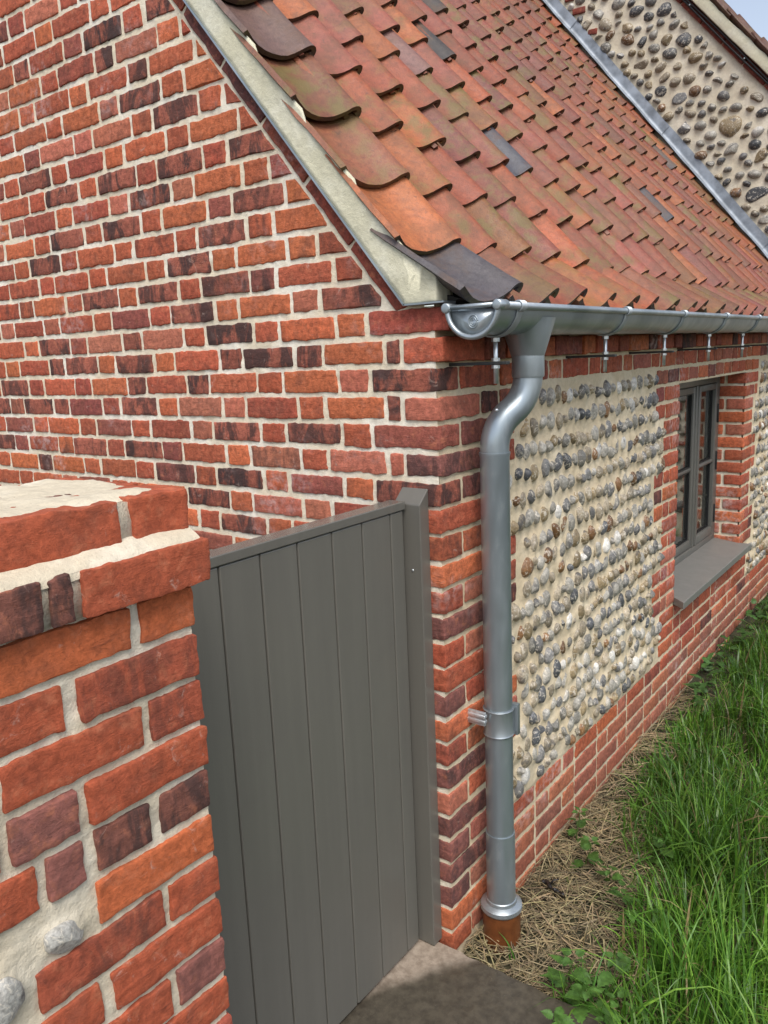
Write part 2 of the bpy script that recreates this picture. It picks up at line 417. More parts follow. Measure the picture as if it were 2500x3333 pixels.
# ------------------------------------------------------------------ brick colours
PAL = [((0.36, 0.082, 0.040), 4), ((0.32, 0.070, 0.037), 4), ((0.42, 0.105, 0.044), 3), ((0.27, 0.060, 0.038), 2), ((0.36, 0.105, 0.066), 2.5), ((0.23, 0.062, 0.046), 1.2)]
PW = np.array([p[1] for p in PAL]); PW = PW / PW.sum()
def brick_tint(rng, darkp=0.10):
    c = np.array(PAL[rng.choice(len(PAL), p=PW)][0]) * np.array([1.12, 1.22, 1.22]) * rng.uniform(0.86, 1.12)
    c = c * (1 + rng.uniform(-0.06, 0.06, 3)); b = 0.0
    if rng.random() < darkp: b = rng.uniform(0.6, 1.0); c = np.array((0.19, 0.062, 0.048)) * rng.uniform(0.8, 1.2)
    elif rng.random() < 0.15: b = rng.uniform(0.2, 0.55)
    return (*c, b)
DARK = [(-1.26, 2.69), (-1.08, 2.62), (-1.09, 2.55), (-0.94, 2.47), (-0.61, 2.32), (-0.93, 2.32), (-1.6, 2.32), (-1.1, 2.24), (-1.77, 2.4), (-1.27, 2.32), (-0.61, 2.17), (-1.28, 2.16), (-0.77, 2.1), (-1.61, 2.17), (-1.77, 2.09), (-0.94, 2.02), (-1.01, 2.76), (-1.75, 2.76), (-0.76, 1.95), (-0.27, 1.87), (-1.09, 1.95), (-1.42, 1.94), (-0.93, 1.87), (-0.76, 1.81), (-1.26, 2.76), (-1.75, 1.8), (-1.25, 1.79), (-0.76, 1.8), (-1.76, 1.72), (-1.59, 1.72), (-1.26, 1.72), (-0.77, 1.72), (-0.6, 1.72), (-0.44, 1.72), (-2.08, 1.65), (-1.26, 1.65), (-0.93, 1.64), (-0.19, 1.65), (-1.91, 1.57), (-1.74, 1.57), (-1.24, 1.57), (-2.18, 1.57), (-0.75, 1.5), (-0.43, 1.49), (-2.19, 1.43), (-1.58, 1.43), (-1.25, 1.42), (-0.75, 1.35), (-0.91, 1.27), (-0.75, 1.2), (-1.91, 1.35), (-0.12, 1.72), (-0.18, 1.65), (-0.13, 1.57), (-0.12, 1.36)]
ORANGE = [(-1.43, 2.54), (-0.76, 2.55), (-0.76, 2.39), (-0.78, 2.24), (-0.44, 2.09), (-0.94, 2.17), (-0.61, 2.02), (-1.92, 2.48), (-0.6, 1.87), (-1.75, 1.95), (-0.27, 1.57), (-0.76, 1.87), (-0.24, 1.79), (-0.43, 1.65), (-1.43, 1.72), (-1.1, 1.72)]

CP = 0.075
def zj(k): return 1.685 - CP * k      # height of joint k (under course k-1)
SM, HM = 0.2176, 0.1088               # stretcher and header modules along the gable
JT = 0.0165                           # joint width

def seen(c):   # in the frame (for choosing which pieces become objects of their own)
    u, v, k = pj(c); return k > 0.1 and -60 < u < 2560 and -60 < v < 3393
def area(c, a): u, v, k = pj(c); return a / k ** 2

# ------------------------------------------------------------------ house
house = thing('cottage', (0, 0, 0), 'brick and flint cottage with red pantile roof at the centre', 'house')
C_IN, C_PL, TAN = 1.667, 1.748, 1.226  # raking lines of the gable: z + TAN*x = c

# gable wall: mortar ground
def mort(A, B, P): return -0.0022 + 0.0017 * vn(P, 34, 21) + 0.0011 * vn(P, 110, 22)
step = 0.008
gx = np.concatenate([np.arange(-5.6, -2.45, 0.15), np.arange(-2.44, -0.001, step), [-0.0018]]); gzv = np.concatenate([np.arange(-0.12, 0.95, 0.1), np.arange(0.96, 3.4, step), np.arange(3.45, 5.6, 0.1)])
RX = -2.85
def gable_keep(x, z): return (z + TAN * np.where(x > RX, x, 2 * RX - x)) < 1.80
V, F = sheet((0, 0, 0), (1, 0, 0), (0, 0, 1), (0, -1, 0), gx, gzv, mort, lambda x, z: gable_keep(x, z) & ((x + 0 * z) < 1))
keepy = V[:, 1]
gable = add('gable_wall', V, F, MT['mortar'], house, origin=(0, 0, 0))

def clip_poly(poly, a, b, c):
    out = []
    for i in range(len(poly)):
        p, q = poly[i], poly[(i + 1) % len(poly)]
        dp, dq = a * p[0] + b * p[1] - c, a * q[0] + b * q[1] - c
        if dp <= 0: out.append(p)
        if dp * dq < 0:
            t = dp / (dp - dq); out.append((p[0] + t * (q[0] - p[0]), p[1] + t * (q[1] - p[1])))
    return out

def poly_brick(poly, front_y, depth, seed, r=0.005):
    """brick cut to an outline in x,z; front faces -y"""
    P = np.array(poly); n = len(P)
    pts = []
    for i in range(n):
        p, q = P[i], P[(i + 1) % n]; m = max(1, int(np.linalg.norm(q - p) / 0.02))
        for j in range(m): pts.append(p + (q - p) * j / m)
    pts = np.array(pts); c = pts.mean(0); m = len(pts)
    rings = []
    for s, dy in ((1.0, depth), (1.0, r), (None, 0.0), (0.5, -0.0005)):
        if s is None:
            d = c - pts; L = np.linalg.norm(d, axis=1, keepdims=True); q = pts + d / np.maximum(L, 1e-6) * np.minimum(r, L * 0.3)
        else: q = c + (pts - c) * s
        rings.append(np.stack([q[:, 0], np.full(m, front_y + dy), q[:, 1]], -1))
    V = np.concatenate(rings + [[[c[0], front_y, c[1]]]])
    j = np.arange(m); k = (j + 1) % m; Q = []
    for i in range(3): Q.append(np.stack([i * m + j, i * m + k, (i + 1) * m + k, (i + 1) * m + j], -1))
    T = np.stack([3 * m + j, 3 * m + k, np.full(m, 4 * m)], -1)
    V = V + 0.0022 * vn3(V + seed, 30, seed) * np.array([1, 0.4, 1])
    return V, [np.concatenate(Q), T]

def put_bricks(items, parent, mat, limit=300, name='brick', smooth='sharp'):
    """items: (V,F,tint,centre,area,visible). The largest `limit` in view become parts, the rest one part of kind stuff"""
    order = sorted([i for i, t in enumerate(items) if t[5]], key=lambda i: -area(items[i][3], items[i][4]))
    solo = set(order[:limit]); rest = MB()
    for i, (V, F, t, c, a, vis) in enumerate(items):
        if i in solo: add(name, V, F, mat, parent, smooth, t, origin=c)
        else: rest.put(V, F, t)
    if rest.n: rest.add(name + 'work', mat, parent, smooth, True, kind='stuff')

rng = np.random.default_rng(5)
items = []
def gable_hidden(c):
    u, v, k = pj(c)
    if u > 640 and v > 1783 - (u - 660) * 0.306 + 30: return True
    if u < 640 and v > 1800: return True
    if u < 600 and v > 1610: return True
    return not seen(c)
def near(lst, x0, x1, z): return any(x0 < a < x1 and abs(b - z) < 0.03 for a, b in lst)
for k in range(-24, 24):
    zt, zb = zj(k) - JT / 2, zj(k + 1) + JT / 2; zc = (zt + zb) / 2
    type1 = (k % 2 == 0)
    xs = []; x = 0.0
    if type1: xs.append((-SM, 0)); x = -SM; nxt = 'h'
    else: xs.append((-HM, 0)); xs.append((-HM * 1.5, -HM)); x = -HM * 1.5; nxt = 's'
    while x > -3.2:
        L = SM if nxt == 's' else HM
        xs.append((x - L, x)); x -= L; nxt = 'h' if nxt == 's' else 's'
    for i, (a, b) in enumerate(xs):
        corner = (i == 0)
        x0, x1 = a + JT / 2 + rng.uniform(-0.003, 0.003), b - JT / 2 + rng.uniform(-0.003, 0.003)
        z0, z1 = zb + rng.uniform(-0.003, 0.002), zt + rng.uniform(-0.002, 0.003)
        if corner:
            x1 = 0.0 + {-2: 0.043, -1: 0.024}.get(k, rng.uniform(0.003, 0.006))
        cmax = C_IN - 0.010
        # clip by the raking line: drop what lies wholly above
        if z0 + TAN * x0 > cmax: continue
        if k < -2 and corner and x1 > -0.0: pass
        t = brick_tint(rng, 0.03)
        if near(DARK, a, b, zc): t = (*(np.array((0.29, 0.088, 0.058)) * rng.uniform(0.8, 1.2)), rng.uniform(0.7, 1.0))
        elif corner and k in (3, 9, 12, 15, 17, 18, 19, 20): t = (*(np.array((0.20, 0.075, 0.062)) * rng.uniform(0.85, 1.2)), rng.uniform(0.35, 0.8))
        elif near(ORANGE, a, b, zc): t = (*(np.array((0.43, 0.118, 0.050)) * rng.uniform(0.95, 1.08)), 0.0)
        pr = rng.uniform(0.0008, 0.0040); seed = int(rng.integers(1, 9999))
        cut = z1 + TAN * x1 > cmax
        c = np.array([(x0 + x1) / 2, 0.0, zc]); hid = gable_hidden(c)
        if cut and k < -2:
            poly = clip_poly([(x0, z0), (x1, z0), (x1, z1), (x0, z1)], TAN, 1, cmax)
            if len(poly) < 3: continue
            pa = np.array(poly); ext = pa.max(0) - pa.min(0)
            if min(ext) < 0.012: continue
            V, F = poly_brick(poly, -pr, 0.05, seed); c = np.array([pa[:, 0].mean(), 0, pa[:, 1].mean()])
            a_ = ext[0] * ext[1] * 0.6
        elif corner:
            if k >= 23: continue
            ylen = (HM if type1 else SM) - JT / 2
            V, F = rough_box((x0, -max(pr, 0.002), z0), (x1, ylen, z1), 0.012, 0.0035, 0.0028, 0.0024, seed, an=(0.4, 0.4, 1))
            a_ = 0.02
            hid = not seen(c) or zc < -0.05
            c = np.array([x1 - 0.05, 0.02, zc])
        else:
            if hid: V, F = rough_box((x0, -pr, z0), (x1, 0.05, z1), None, 0.005)
            else: V, F = rough_box((x0, -pr, z0), (x1, 0.05, z1), 0.013, 0.0035, 0.0028, 0.0026, seed, steps=(0.013, None, 0.0115), an=(1, 0.28, 1))
            a_ = (x1 - x0) * (z1 - z0)
        items.append((V, F, t, c, a_, not hid))
# raking course along the verge
sl_ = math.hypot(1, TAN); du = np.array([1 / sl_, 0, -TAN / sl_]); dn_ = np.array([TAN / sl_, 0, 1 / sl_])
s0 = np.array([(-0.118), 0, C_IN + TAN * 0.118])
s = 0.012
j = 0
while s < 3.6:
    L = 0.2205; seed = int(rng.integers(1, 9999))
    V, F = rough_box((-L, 0, 0), (0, 0.06, 0.066), 0.020, 0.0035, 0.0030, 0.0016, seed, steps=(0.022, None, 0.018))
    if j == 0:   # lowest one is cut level at its foot
        V[:, 0] += np.where(V[:, 0] > -0.03, 0.030 * (V[:, 2] / 0.066) , 0)
    base = s0 - du * s
    W = base + V[:, :1] * du + V[:, 1:2] * np.array([0, 1, 0]) + V[:, 2:] * dn_ + dn_ * 0.006 + np.array([0, -0.004 + rng.uniform(-.001, .001), 0])
    t = brick_tint(rng, 0.10); t = (*(np.array(t[:3]) * 0.85), t[3])
    if j in (3, 4): t = (0.17, 0.055, 0.045, 0.5)
    c = W.mean(0); items.append((W, F, t, c, L * 0.05, seen(c)))
    s += L + 0.013; j += 1
put_bricks(items, gable, MT['brick'], 330)

# eaves wall ----------------------------------------------------------------
WY0, WY1, WZ0, WZ1 = 2.02, 3.26, 0.49, zj(2)
YEND = 5.1
def wide(k): return ((k - 1) // 3) % 2 == 0
def panel_edges(k):
    L = 0.425 if wide(k) else 0.322
    R = 1.70 if wide(k) else 1.81
    L2 = 3.565 if wide(k) else 3.455
    return L, R, L2
FZ0, FZ1 = zj(19), zj(1)
def in_flint(y, z):
    y = np.asarray(y); z = np.asarray(z)
    k = np.floor((1.685 - z) / CP).astype(int); wd = ((k - 1) // 3) % 2 == 0
    L = np.where(wd, 0.425, 0.322); R = np.where(wd, 1.70, 1.81); L2 = np.where(wd, 3.565, 3.455)
    zone = (z > FZ0) & (z < FZ1)
    return zone & (((y > L) & (y < R)) | (y > L2))

# flints are laid first so the bedding mortar can rise round them
ICO = {}
def ico(n):
    if n in ICO: return ICO[n]
    t = (1 + 5 ** 0.5) / 2
    V = [(-1, t, 0), (1, t, 0), (-1, -t, 0), (1, -t, 0), (0, -1, t), (0, 1, t), (0, -1, -t), (0, 1, -t), (t, 0, -1), (t, 0, 1), (-t, 0, -1), (-t, 0, 1)]
    V = [np.array(v) / np.linalg.norm(v) for v in V]
    F = [(0, 11, 5), (0, 5, 1), (0, 1, 7), (0, 7, 10), (0, 10, 11), (1, 5, 9), (5, 11, 4), (11, 10, 2), (10, 7, 6), (7, 1, 8), (3, 9, 4), (3, 4, 2), (3, 2, 6), (3, 6, 8), (3, 8, 9), (4, 9, 5), (2, 4, 11), (6, 2, 10), (8, 6, 7), (9, 8, 1)]
    for _ in range(n):
        cache = {}; G = []
        def mid(a, b):
            k = (min(a, b), max(a, b))
            if k not in cache:
                p = V[a] + V[b]; V.append(p / np.linalg.norm(p)); cache[k] = len(V) - 1
            return cache[k]
        for a, b, c in F:
            x, y, z = mid(a, b), mid(b, c), mid(c, a); G += [(a, x, z), (b, y, x), (c, z, y), (x, y, z)]
        F = G
    ICO[n] = (np.array(V), np.array(F)); return ICO[n]

def flint_shape(rng, sy, sz, sx, lvl=2, knap=0.4):
    V, F = ico(lvl); V = V.copy(); sd = int(rng.integers(1, 99999))
    V = V * (1 + 0.13 * vn(V + sd, 1.1, sd) + 0.05 * vn(V + sd, 2.6, sd + 1))[:, None]
    V[:, 2] *= 1 - 0.22 * V[:, 1] * rng.uniform(-1, 1)
    if rng.random() < knap:
        for _ in range(int(rng.integers(1, 4))):
            n = rng.normal(size=3); n[0] = abs(n[0]) + 0.2; n /= np.linalg.norm(n); d = rng.uniform(0.45, 0.8)
            e = np.maximum(0, V @ n - d); V = V - e[:, None] * n * 0.95
    V = V + 0.022 * vn3(V + sd, 5.0, sd + 3)
    a = rng.uniform(-0.6, 0.6); ca, sa = math.cos(a), math.sin(a)
    V = V * np.array([sx, sy, sz]); y, z = V[:, 1].copy(), V[:, 2].copy()
    V[:, 1] = ca * y - sa * z; V[:, 2] = sa * y + ca * z
    return V, [F]

FPAL = [((0.25, 0.235, 0.205), 4), ((0.165, 0.16, 0.155), 3), ((0.33, 0.31, 0.27), 3), ((0.30, 0.25, 0.18), 3.5), ((0.55, 0.53, 0.49), 1.0), ((0.19, 0.10, 0.045), 1.5), ((0.085, 0.088, 0.095), 1.6), ((0.25, 0.19, 0.11), 2.2)]
FW = np.array([p[1] for p in FPAL]); FW = FW / FW.sum()
def flint_tint(rng): return (*(np.array(FPAL[rng.choice(len(FPAL), p=FW)][0]) * rng.uniform(0.65, 1.3)), 0)

rng = np.random.default_rng(21)
flints = []     # (y,z,sy,sz)
def lay_flints(y0, y1, zlist):
    for zi, (z, gap) in enumerate(zlist):
        y = y0 - 0.03 + rng.uniform(0, 0.05)
        while y < y1:
            wd = 0.0125 + 0.0145 * rng.random(); hh = wd * rng.uniform(1.0, 1.6)
            y += wd
            zz = z + rng.normal(0, 0.0045 + 0.004 * (FZ1 - z))
            if in_flint(y - wd * 0.8, zz) and in_flint(y + wd * 0.8, zz) and zz + hh * 0.8 < FZ1 - 0.008 and zz - hh * 0.75 > FZ0 + 0.006:
                flints.append((y, zz, wd, min(hh, 0.031)))
            y += wd + max(0.003, rng.normal(gap, 0.009))
rows = []
z = FZ1 - 0.050
while z > FZ0 + 0.02:
    f = (FZ1 - z) / (FZ1 - FZ0)
    rows.append((z, 0.017 - 0.007 * f)); z -= (0.077 - 0.014 * f)
lay_flints(0.322, 1.815, rows); lay_flints(3.455, YEND - 0.02, rows)

fy = np.array([f[0] for f in flints]); fz = np.array([f[1] for f in flints]); fw = np.array([f[2] for f in flints]); fh = np.array([f[3] for f in flints])
def eave_disp(A, B, P):
    D = -0.0022 + 0.0017 * vn(P, 34, 41) + 0.0012 * vn(P, 110, 42)
    fl = in_flint(A, B)
    D = D + np.where(fl, 0.003 + 0.004 * vn(P, 14, 43), 0)
    ys, zs = A[:, 0], B[0]
    for y, z, a, b in flints:
        i0, i1 = np.searchsorted(ys, [y - 0.065, y + 0.065]); j0, j1 = np.searchsorted(zs, [z - 0.07, z + 0.07])
        if i1 - i0 < 3: continue
        q = np.sqrt(((A[i0:i1, j0:j1] - y) / a) ** 2 + ((B[i0:i1, j0:j1] - z) / b) ** 2)
        D[i0:i1, j0:j1] += 0.008 * np.exp(-np.maximum(0, q - 0.85) * 2.6)
    return D
ey = np.concatenate([[0.0018], np.arange(0.008, 4.4, 0.008), np.arange(4.44, YEND, 0.05), [YEND]]); ez = np.concatenate([[-0.2], np.arange(-0.1, zj(-2) + 0.006, 0.008)])
V, F = sheet((0, 0, 0), (0, 1, 0), (0, 0, 1), (1, 0, 0), ey, ez, eave_disp, lambda y, z: ~((y > WY0 - 0.004) & (y < WY1 + 0.004) & (z > WZ0 - 0.03) & (z < WZ1 + 0.0)))
eaves = add('eaves_wall', V, F, MT['flintbed'], house, origin=(0, 0, 0))
# inner masonry behind both faces (also lines the window opening)
core = MB()
core.box((-0.30, 0.012, -0.2), (-0.012, WY0 - 0.006, zj(-2) - 0.003)).box((-0.30, WY1 + 0.006, -0.2), (-0.012, YEND, zj(-2) - 0.003))
core.box((-0.30, WY0 - 0.006, -0.2), (-0.012, WY1 + 0.006, WZ0 - 0.03)).box((-0.30, WY0 - 0.006, WZ1 + 0.004), (-0.012, WY1 + 0.006, zj(-2) - 0.003))
core.box((-0.05, 0.0038, -0.2), (-0.0038, 0.05, 1.83))
core.box((-5.5, 0.012, -0.2), (-0.30, 0.22, 1.80))
core.add('wall_core', MT['mortar'], house, smooth=False)

items = []
def eb(y0, y1, z0, z1, x=0.0, t=None, dep=0.06, dk=0.07):
    seed = int(rng.integers(1, 9999)); pr = x + rng.uniform(0.0008, 0.0040)
    c = np.array([x, (y0 + y1) / 2, (z0 + z1) / 2])
    u, v, kk = pj(c); st = 0.013 if kk < 3 else 0.02 if kk < 4 else 0.04
    V, F = rough_box((-dep, y0 + rng.uniform(-.002, .002), z0 + rng.uniform(-.002, .002)), (pr, y1 + rng.uniform(-.002, .002), z1 + rng.uniform(-.002, .002)), st, 0.0035, 0.0028, 0.0026, seed, steps=(None, st, 0.0115 if kk < 3.5 else 0.018), an=(0.28, 1, 1))
    t = t or brick_tint(rng, dk)
    t = (t[0] * 0.95, t[1] * 0.97, t[2] * 1.0, t[3])
    if z1 < 0.20:   # rain-splashed lowest courses
        f = 0.5; t = tuple(np.array(t[:3]) * (1 - f) + np.array((0.30, 0.13, 0.085)) * f) + (t[3] * 0.6,)
    items.append((V, F, t, c, (y1 - y0) * (z1 - z0) * 0.6, seen(c)))
def run(y0, y1, pattern, z0, z1, x=0.0, dk=0.07):
    y = y0; i = 0
    while y < y1 - 0.02:
        L = pattern[i % len(pattern)]; e = min(y + L, y1)
        if y1 - e < 0.04: e = y1
        eb(y + JT / 2 if y > 0.01 else y, e - JT / 2, z0, z1, x, dk=dk); y = e; i += 1
for k in range(-2, 24):
    z0, z1 = zj(k + 1) + JT / 2, zj(k) - JT / 2
    off = {-2: 0.043, -1: 0.024}.get(k, 0.0)
    type1 = (k % 2 == 0)
    qs = HM if type1 else SM
    if k <= 0: run(qs, YEND, [SM, HM] if type1 else [HM, SM], z0, z1, off, 0.12); continue
    if k >= 19:
        run(qs, YEND, [SM, SM, HM] if type1 else [HM, SM, SM], z0, z1); continue
    L, R, L2 = panel_edges(k)
    # left quoin
    if type1: run(qs, L, [SM, HM], z0, z1, 0, 0.22)
    else: run(qs, L, [HM, HM] if wide(k) else [HM], z0, z1, 0, 0.22)
    if k == 1: run(R, L2, [0.155, 0.16, 0.145], z0, z1, 0, 0.2)
    elif k >= 16:
        run(R, L2, [SM, HM], z0, z1)
    else:
        # window jambs: corner bricks turn into the reveal
        w0 = WY0 - R; w1 = L2 - WY1
        hd = 0.1088
        for side in (0, 1):
            ya, yb = (R, WY0) if side == 0 else (WY1, L2)
            wdt = yb - ya
            if wdt > 0.25: cw = 0.2076 if type1 else 0.1088
            else: cw = wdt if type1 else 0.1088
            if side == 0:
                c0, c1 = WY0 - cw, WY0
                if c0 - ya > 0.03: run(ya, c0, [c0 - ya] if c0 - ya < .15 else [(c0 - ya) / 2 + 0.02, (c0 - ya) / 2], z0, z1)
            else:
                c0, c1 = WY1, WY1 + cw
                if yb - c1 > 0.03: run(c1, yb, [yb - c1] if yb - c1 < .15 else [(yb - c1) / 2 + 0.02, (yb - c1) / 2], z0, z1)
            seed = int(rng.integers(1, 9999)); t = brick_tint(rng, 0.06)
            d = 0.10 if cw > 0.15 else 0.215
            b0 = c0 + (JT / 2 if side == 0 else -rng.uniform(0, 0.003)); b1 = c1 - (JT / 2 if side == 1 else -rng.uniform(0, 0.003))
            V, F = rough_box((-d, b0, z0), (rng.uniform(.0025, .005), b1, z1), 0.015, 0.0035, 0.0028, 0.0022, seed, an=(0.4, 0.7, 1))
            c = np.array([0, (b0 + b1) / 2, (z0 + z1) / 2]); items.append((V, F, t, c, cw * 0.06, seen(c)))
            if d < 0.15:
                V, F = rough_box((-0.215, b0 if side else b1 - 0.06, z0), (-d - JT, b0 + 0.06 if side else b1, z1), 0.024, 0.005, 0.002, 0.001, seed + 1)
                c = np.array([-0.15, b0 if side else b1, (z0 + z1) / 2]); items.append((V, F, brick_tint(rng, 0.06), c, 0.003, seen(c) and side == 1))
put_bricks(items, eaves, MT['brick'], 300)

items = []
for y, z, a, b in flints:
    c = np.array([0.003, y, z]); u, v, k = pj(c)
    V, F = flint_shape(rng, a * 1.05, b * 1.05, rng.uniform(0.015, 0.023), 3 if k < 3.4 else 2, 0.14)
    items.append((V + c, F, flint_tint(rng), c, a * b, seen(c)))
put_bricks(items, eaves, MT['flint'], 320, 'flint', True)

# ------------------------------------------------------------------ roof
TW, TL, GA = 0.22, 0.33, 0.25
prof = np.array([(0.0, .034), (.012, .027), (.03, .017), (.055, .007), (.085, .001), (.115, .0), (.145, .0035), (.168, .011), (.188, .023), (.205, .037), (.219, .050), (.231, .0585), (.2415, .062), (.252, .0595), (.2595, .051), (.2615, .040), (.258, .031)])
def tile_shape(seed, nl=7, th=0.0145):
    r = np.random.default_rng(seed)
    s = np.linspace(0, TL, nl)
    T, S = np.meshgrid(prof[:, 0], s, indexing='ij'); Hh = np.repeat(prof[:, 1][:, None], nl, 1)
    tg = np.gradient(prof, axis=0); tg /= np.linalg.norm(tg, axis=1, keepdims=True); nrm = np.stack([-tg[:, 1], tg[:, 0]], -1)
    sag = 0.010 * ((S / TL - 0.45) ** 2 - 0.1)
    top = np.stack([-S, T, Hh + sag], -1)
    bot = np.stack([-S, T - nrm[:, :1] * th, Hh + sag - nrm[:, 1:] * th], -1)
    # ragged nose
    for A in (top, bot):
        A[:, 0, 0] += 0.0025 * vn(np.stack([prof[:, 0], 0 * prof[:, 0], 0 * prof[:, 0]], -1) + seed, 40, seed)
    bot[:, 0, 0] -= 0.003
    n, m = T.shape
    # the nose and the two long edges carry their own vertices (sharp, dirty edges)
    N = n * m
    nose_t, nose_b = top[:, 0], bot[:, 0]
    V = np.concatenate([top.reshape(-1, 3), bot.reshape(-1, 3), nose_t, nose_b])
    ids = np.arange(N).reshape(n, m)
    Q = [np.stack([ids[:-1, 1:], ids[:-1, :-1], ids[1:, :-1], ids[1:, 1:]], -1).reshape(-1, 4), (N + np.stack([ids[:-1, :-1], ids[:-1, 1:], ids[1:, 1:], ids[1:, :-1]], -1)).reshape(-1, 4)]
    def rim(a):
        return np.stack([a[:-1], a[:-1] + N, a[1:] + N, a[1:]], -1)
    e = 2 * N + np.arange(n)
    Q += [np.stack([e[:-1], e[:-1] + n, e[1:] + n, e[1:]], -1), rim(ids[::-1, -1]), rim(ids[0, ::-1]), rim(ids[-1])]
    V = V + 0.0022 * vn3(V + seed * 0.3, 12, seed) + 0.0008 * vn3(V + seed, 60, seed + 2)
    return V, [np.concatenate(Q)], 2 * N
TSH = [tile_shape(s) for s in range(12)]
TPAL = [((0.37, 0.100, 0.040), 5), ((0.30, 0.080, 0.038), 4), ((0.39, 0.125, 0.044), 3), ((0.27, 0.082, 0.052), 3), ((0.24, 0.090, 0.048), 2.0), ((0.31, 0.088, 0.056), 2.5), ((0.24, 0.078, 0.060), 1.2), ((0.27, 0.110, 0.040), 2.0)]
TWt = np.array([p[1] for p in TPAL]); TWt = TWt / TWt.sum()
def nose(r):
    if r == 0: return 0.135, 1.885, math.radians(32.0)
    if r == 1: return -0.058, 2.027, math.radians(46.2)
    return -0.058 - 0.158 * (r - 1), 2.027 + 0.1937 * (r - 1), math.radians(45.6)
rng = np.random.default_rng(77)
# roof body under the tiles
cU = 1.951 - 0.20
e1 = (-0.02, cU + TAN * 0.02); r1 = (RX, cU - TAN * RX)
TP = [(0.058, 1.846), (0.05, 1.848), (-0.07, 1.885), (-0.30, cU + TAN * 0.30), (-1.5, cU + TAN * 1.5), (RX, cU - TAN * RX)]
BP = [(0.030, 1.8395), (0.02, 1.8395), (-0.09, 1.845), (-0.36, cU + TAN * 0.36 - 0.09), (-1.56, cU + TAN * 1.56 - 0.09), (RX, cU - TAN * RX - 0.12)]
R4 = np.array([[(x, y, z) for x, z in L_] for L_ in (TP, BP) for y in (0.03, YEND)])      # top0, top1, bottom0, bottom1
V = R4.reshape(-1, 3); i = np.arange(5); n6 = 6
qd = lambda p, q: np.stack([p * n6 + i, p * n6 + i + 1, q * n6 + i + 1, q * n6 + i], -1)
F = [np.concatenate([qd(0, 1), qd(3, 2), qd(2, 0), qd(1, 3), [[0, n6, 3 * n6, 2 * n6]]])]
roof = add('roof', V, F, MT['underlay'], house, smooth=False, origin=(0, 0, 2.0))
DARKT = {(0, 0): (0.075, 0.066, 0.072), (4, 0): (0.13, 0.075, 0.062), (6, 6): (0.045, 0.038, 0.035), (3, 5): (0.07, 0.07, 0.085), (3, 13): (0.06, 0.06, 0.07), (5, 4): (0.20, 0.10, 0.085), (8, 8): (0.05, 0.04, 0.035)}
items = []
for r in range(0, 18):
    for c in range(0, 23):
        x, z, th = nose(r); y0 = -0.032 + TW * c
        th += rng.normal(0, 0.014); yaw = rng.normal(0, 0.014)
        if c == 0: th = nose(r)[2]; yaw = -0.042
        V, F, n0 = TSH[int(rng.integers(0, len(TSH)))]
        V = V.copy()
        cy, sy = math.cos(yaw), math.sin(yaw); X = V[:, 0] * cy - (V[:, 1] - 0.12) * sy; Y = V[:, 0] * sy + (V[:, 1] - 0.12) * cy + 0.12
        ct, st_ = math.cos(th), math.sin(th); Z = V[:, 2] - 0.062
        j = rng.normal(0, 0.008) * (0.4 if c == 0 else 1); dz = rng.normal(0, 0.002)
        X = X + j; Z = Z + dz
        W = np.stack([x + X * ct + Z * st_, y0 + Y + rng.normal(0, 0.003), z - X * st_ + Z * ct], -1)
        t = np.array(TPAL[rng.choice(len(TPAL), p=TWt)][0]) * rng.uniform(0.74, 1.08) * np.array([1.0, 0.95, 0.92]); mo = rng.uniform(0.25, 0.75) if rng.random() < 0.45 else 0.08
        if r == 0: mo = max(mo, 0.4)
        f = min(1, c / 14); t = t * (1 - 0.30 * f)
        if (r, c) in DARKT: t = np.array(DARKT[(r, c)]); mo = 0.05
        elif rng.random() < 0.006: t = np.array((0.09, 0.070, 0.068))
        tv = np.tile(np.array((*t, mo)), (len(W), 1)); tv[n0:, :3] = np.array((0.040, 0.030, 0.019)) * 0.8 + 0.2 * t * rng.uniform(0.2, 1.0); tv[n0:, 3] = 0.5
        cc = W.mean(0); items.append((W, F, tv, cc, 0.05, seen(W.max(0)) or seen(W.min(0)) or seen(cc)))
put_bricks(items, roof, MT['tile'], 300, 'tile')

# verge: bedding mortar and metal strip along the gable
cT = 1.868
poly = [(-0.076, zj(-2) + 0.004), (0.018, zj(-2) + 0.004), (0.022, 1.872), (-0.006, 1.902), (-0.06, 1.945), (-0.12, 2.010)]
poly += [(-x, cT + TAN * x) for x in np.arange(0.16, 3.0, 0.12)] + [(-2.85, cT + TAN * 2.85)]
lo = [(-x, C_PL + TAN * x) for x in np.arange(2.85, 0.12, -0.12)]
up = poly[2:]; 
mb = MB()
# strips between lower and upper outlines, front at y=-0.03
def strip(lower, upper, yf, yb):
    n = len(lower); A = np.array([(x, yf, z) for x, z in lower]); B = np.array([(x, yf, z) for x, z in upper])
    k = 9; G = np.stack([A + (B - A) * t for t in np.linspace(0, 1, k)], 1)
    G[:, :, 1] += 0.0025 * vn(G, 22, 5) + 0.0015 * vn(G, 70, 6)
    Bk = G[:, [0, -1]].copy(); Bk[:, :, 1] = yb; Bk[:, 1, 2] -= 0.025
    G = np.concatenate([Bk[:, :1], G, Bk[:, 1:]], 1)
    ids = np.arange(G.shape[0] * G.shape[1]).reshape(G.shape[:2])
    Q = np.stack([ids[:-1, :-1], ids[1:, :-1], ids[1:, 1:], ids[:-1, 1:]], -1).reshape(-1, 4)
    return G.reshape(-1, 3), [Q]
ts = np.concatenate([np.arange(0, 0.4, 0.012), np.arange(0.4, 3.62, 0.025)])
lower = []; upper = []
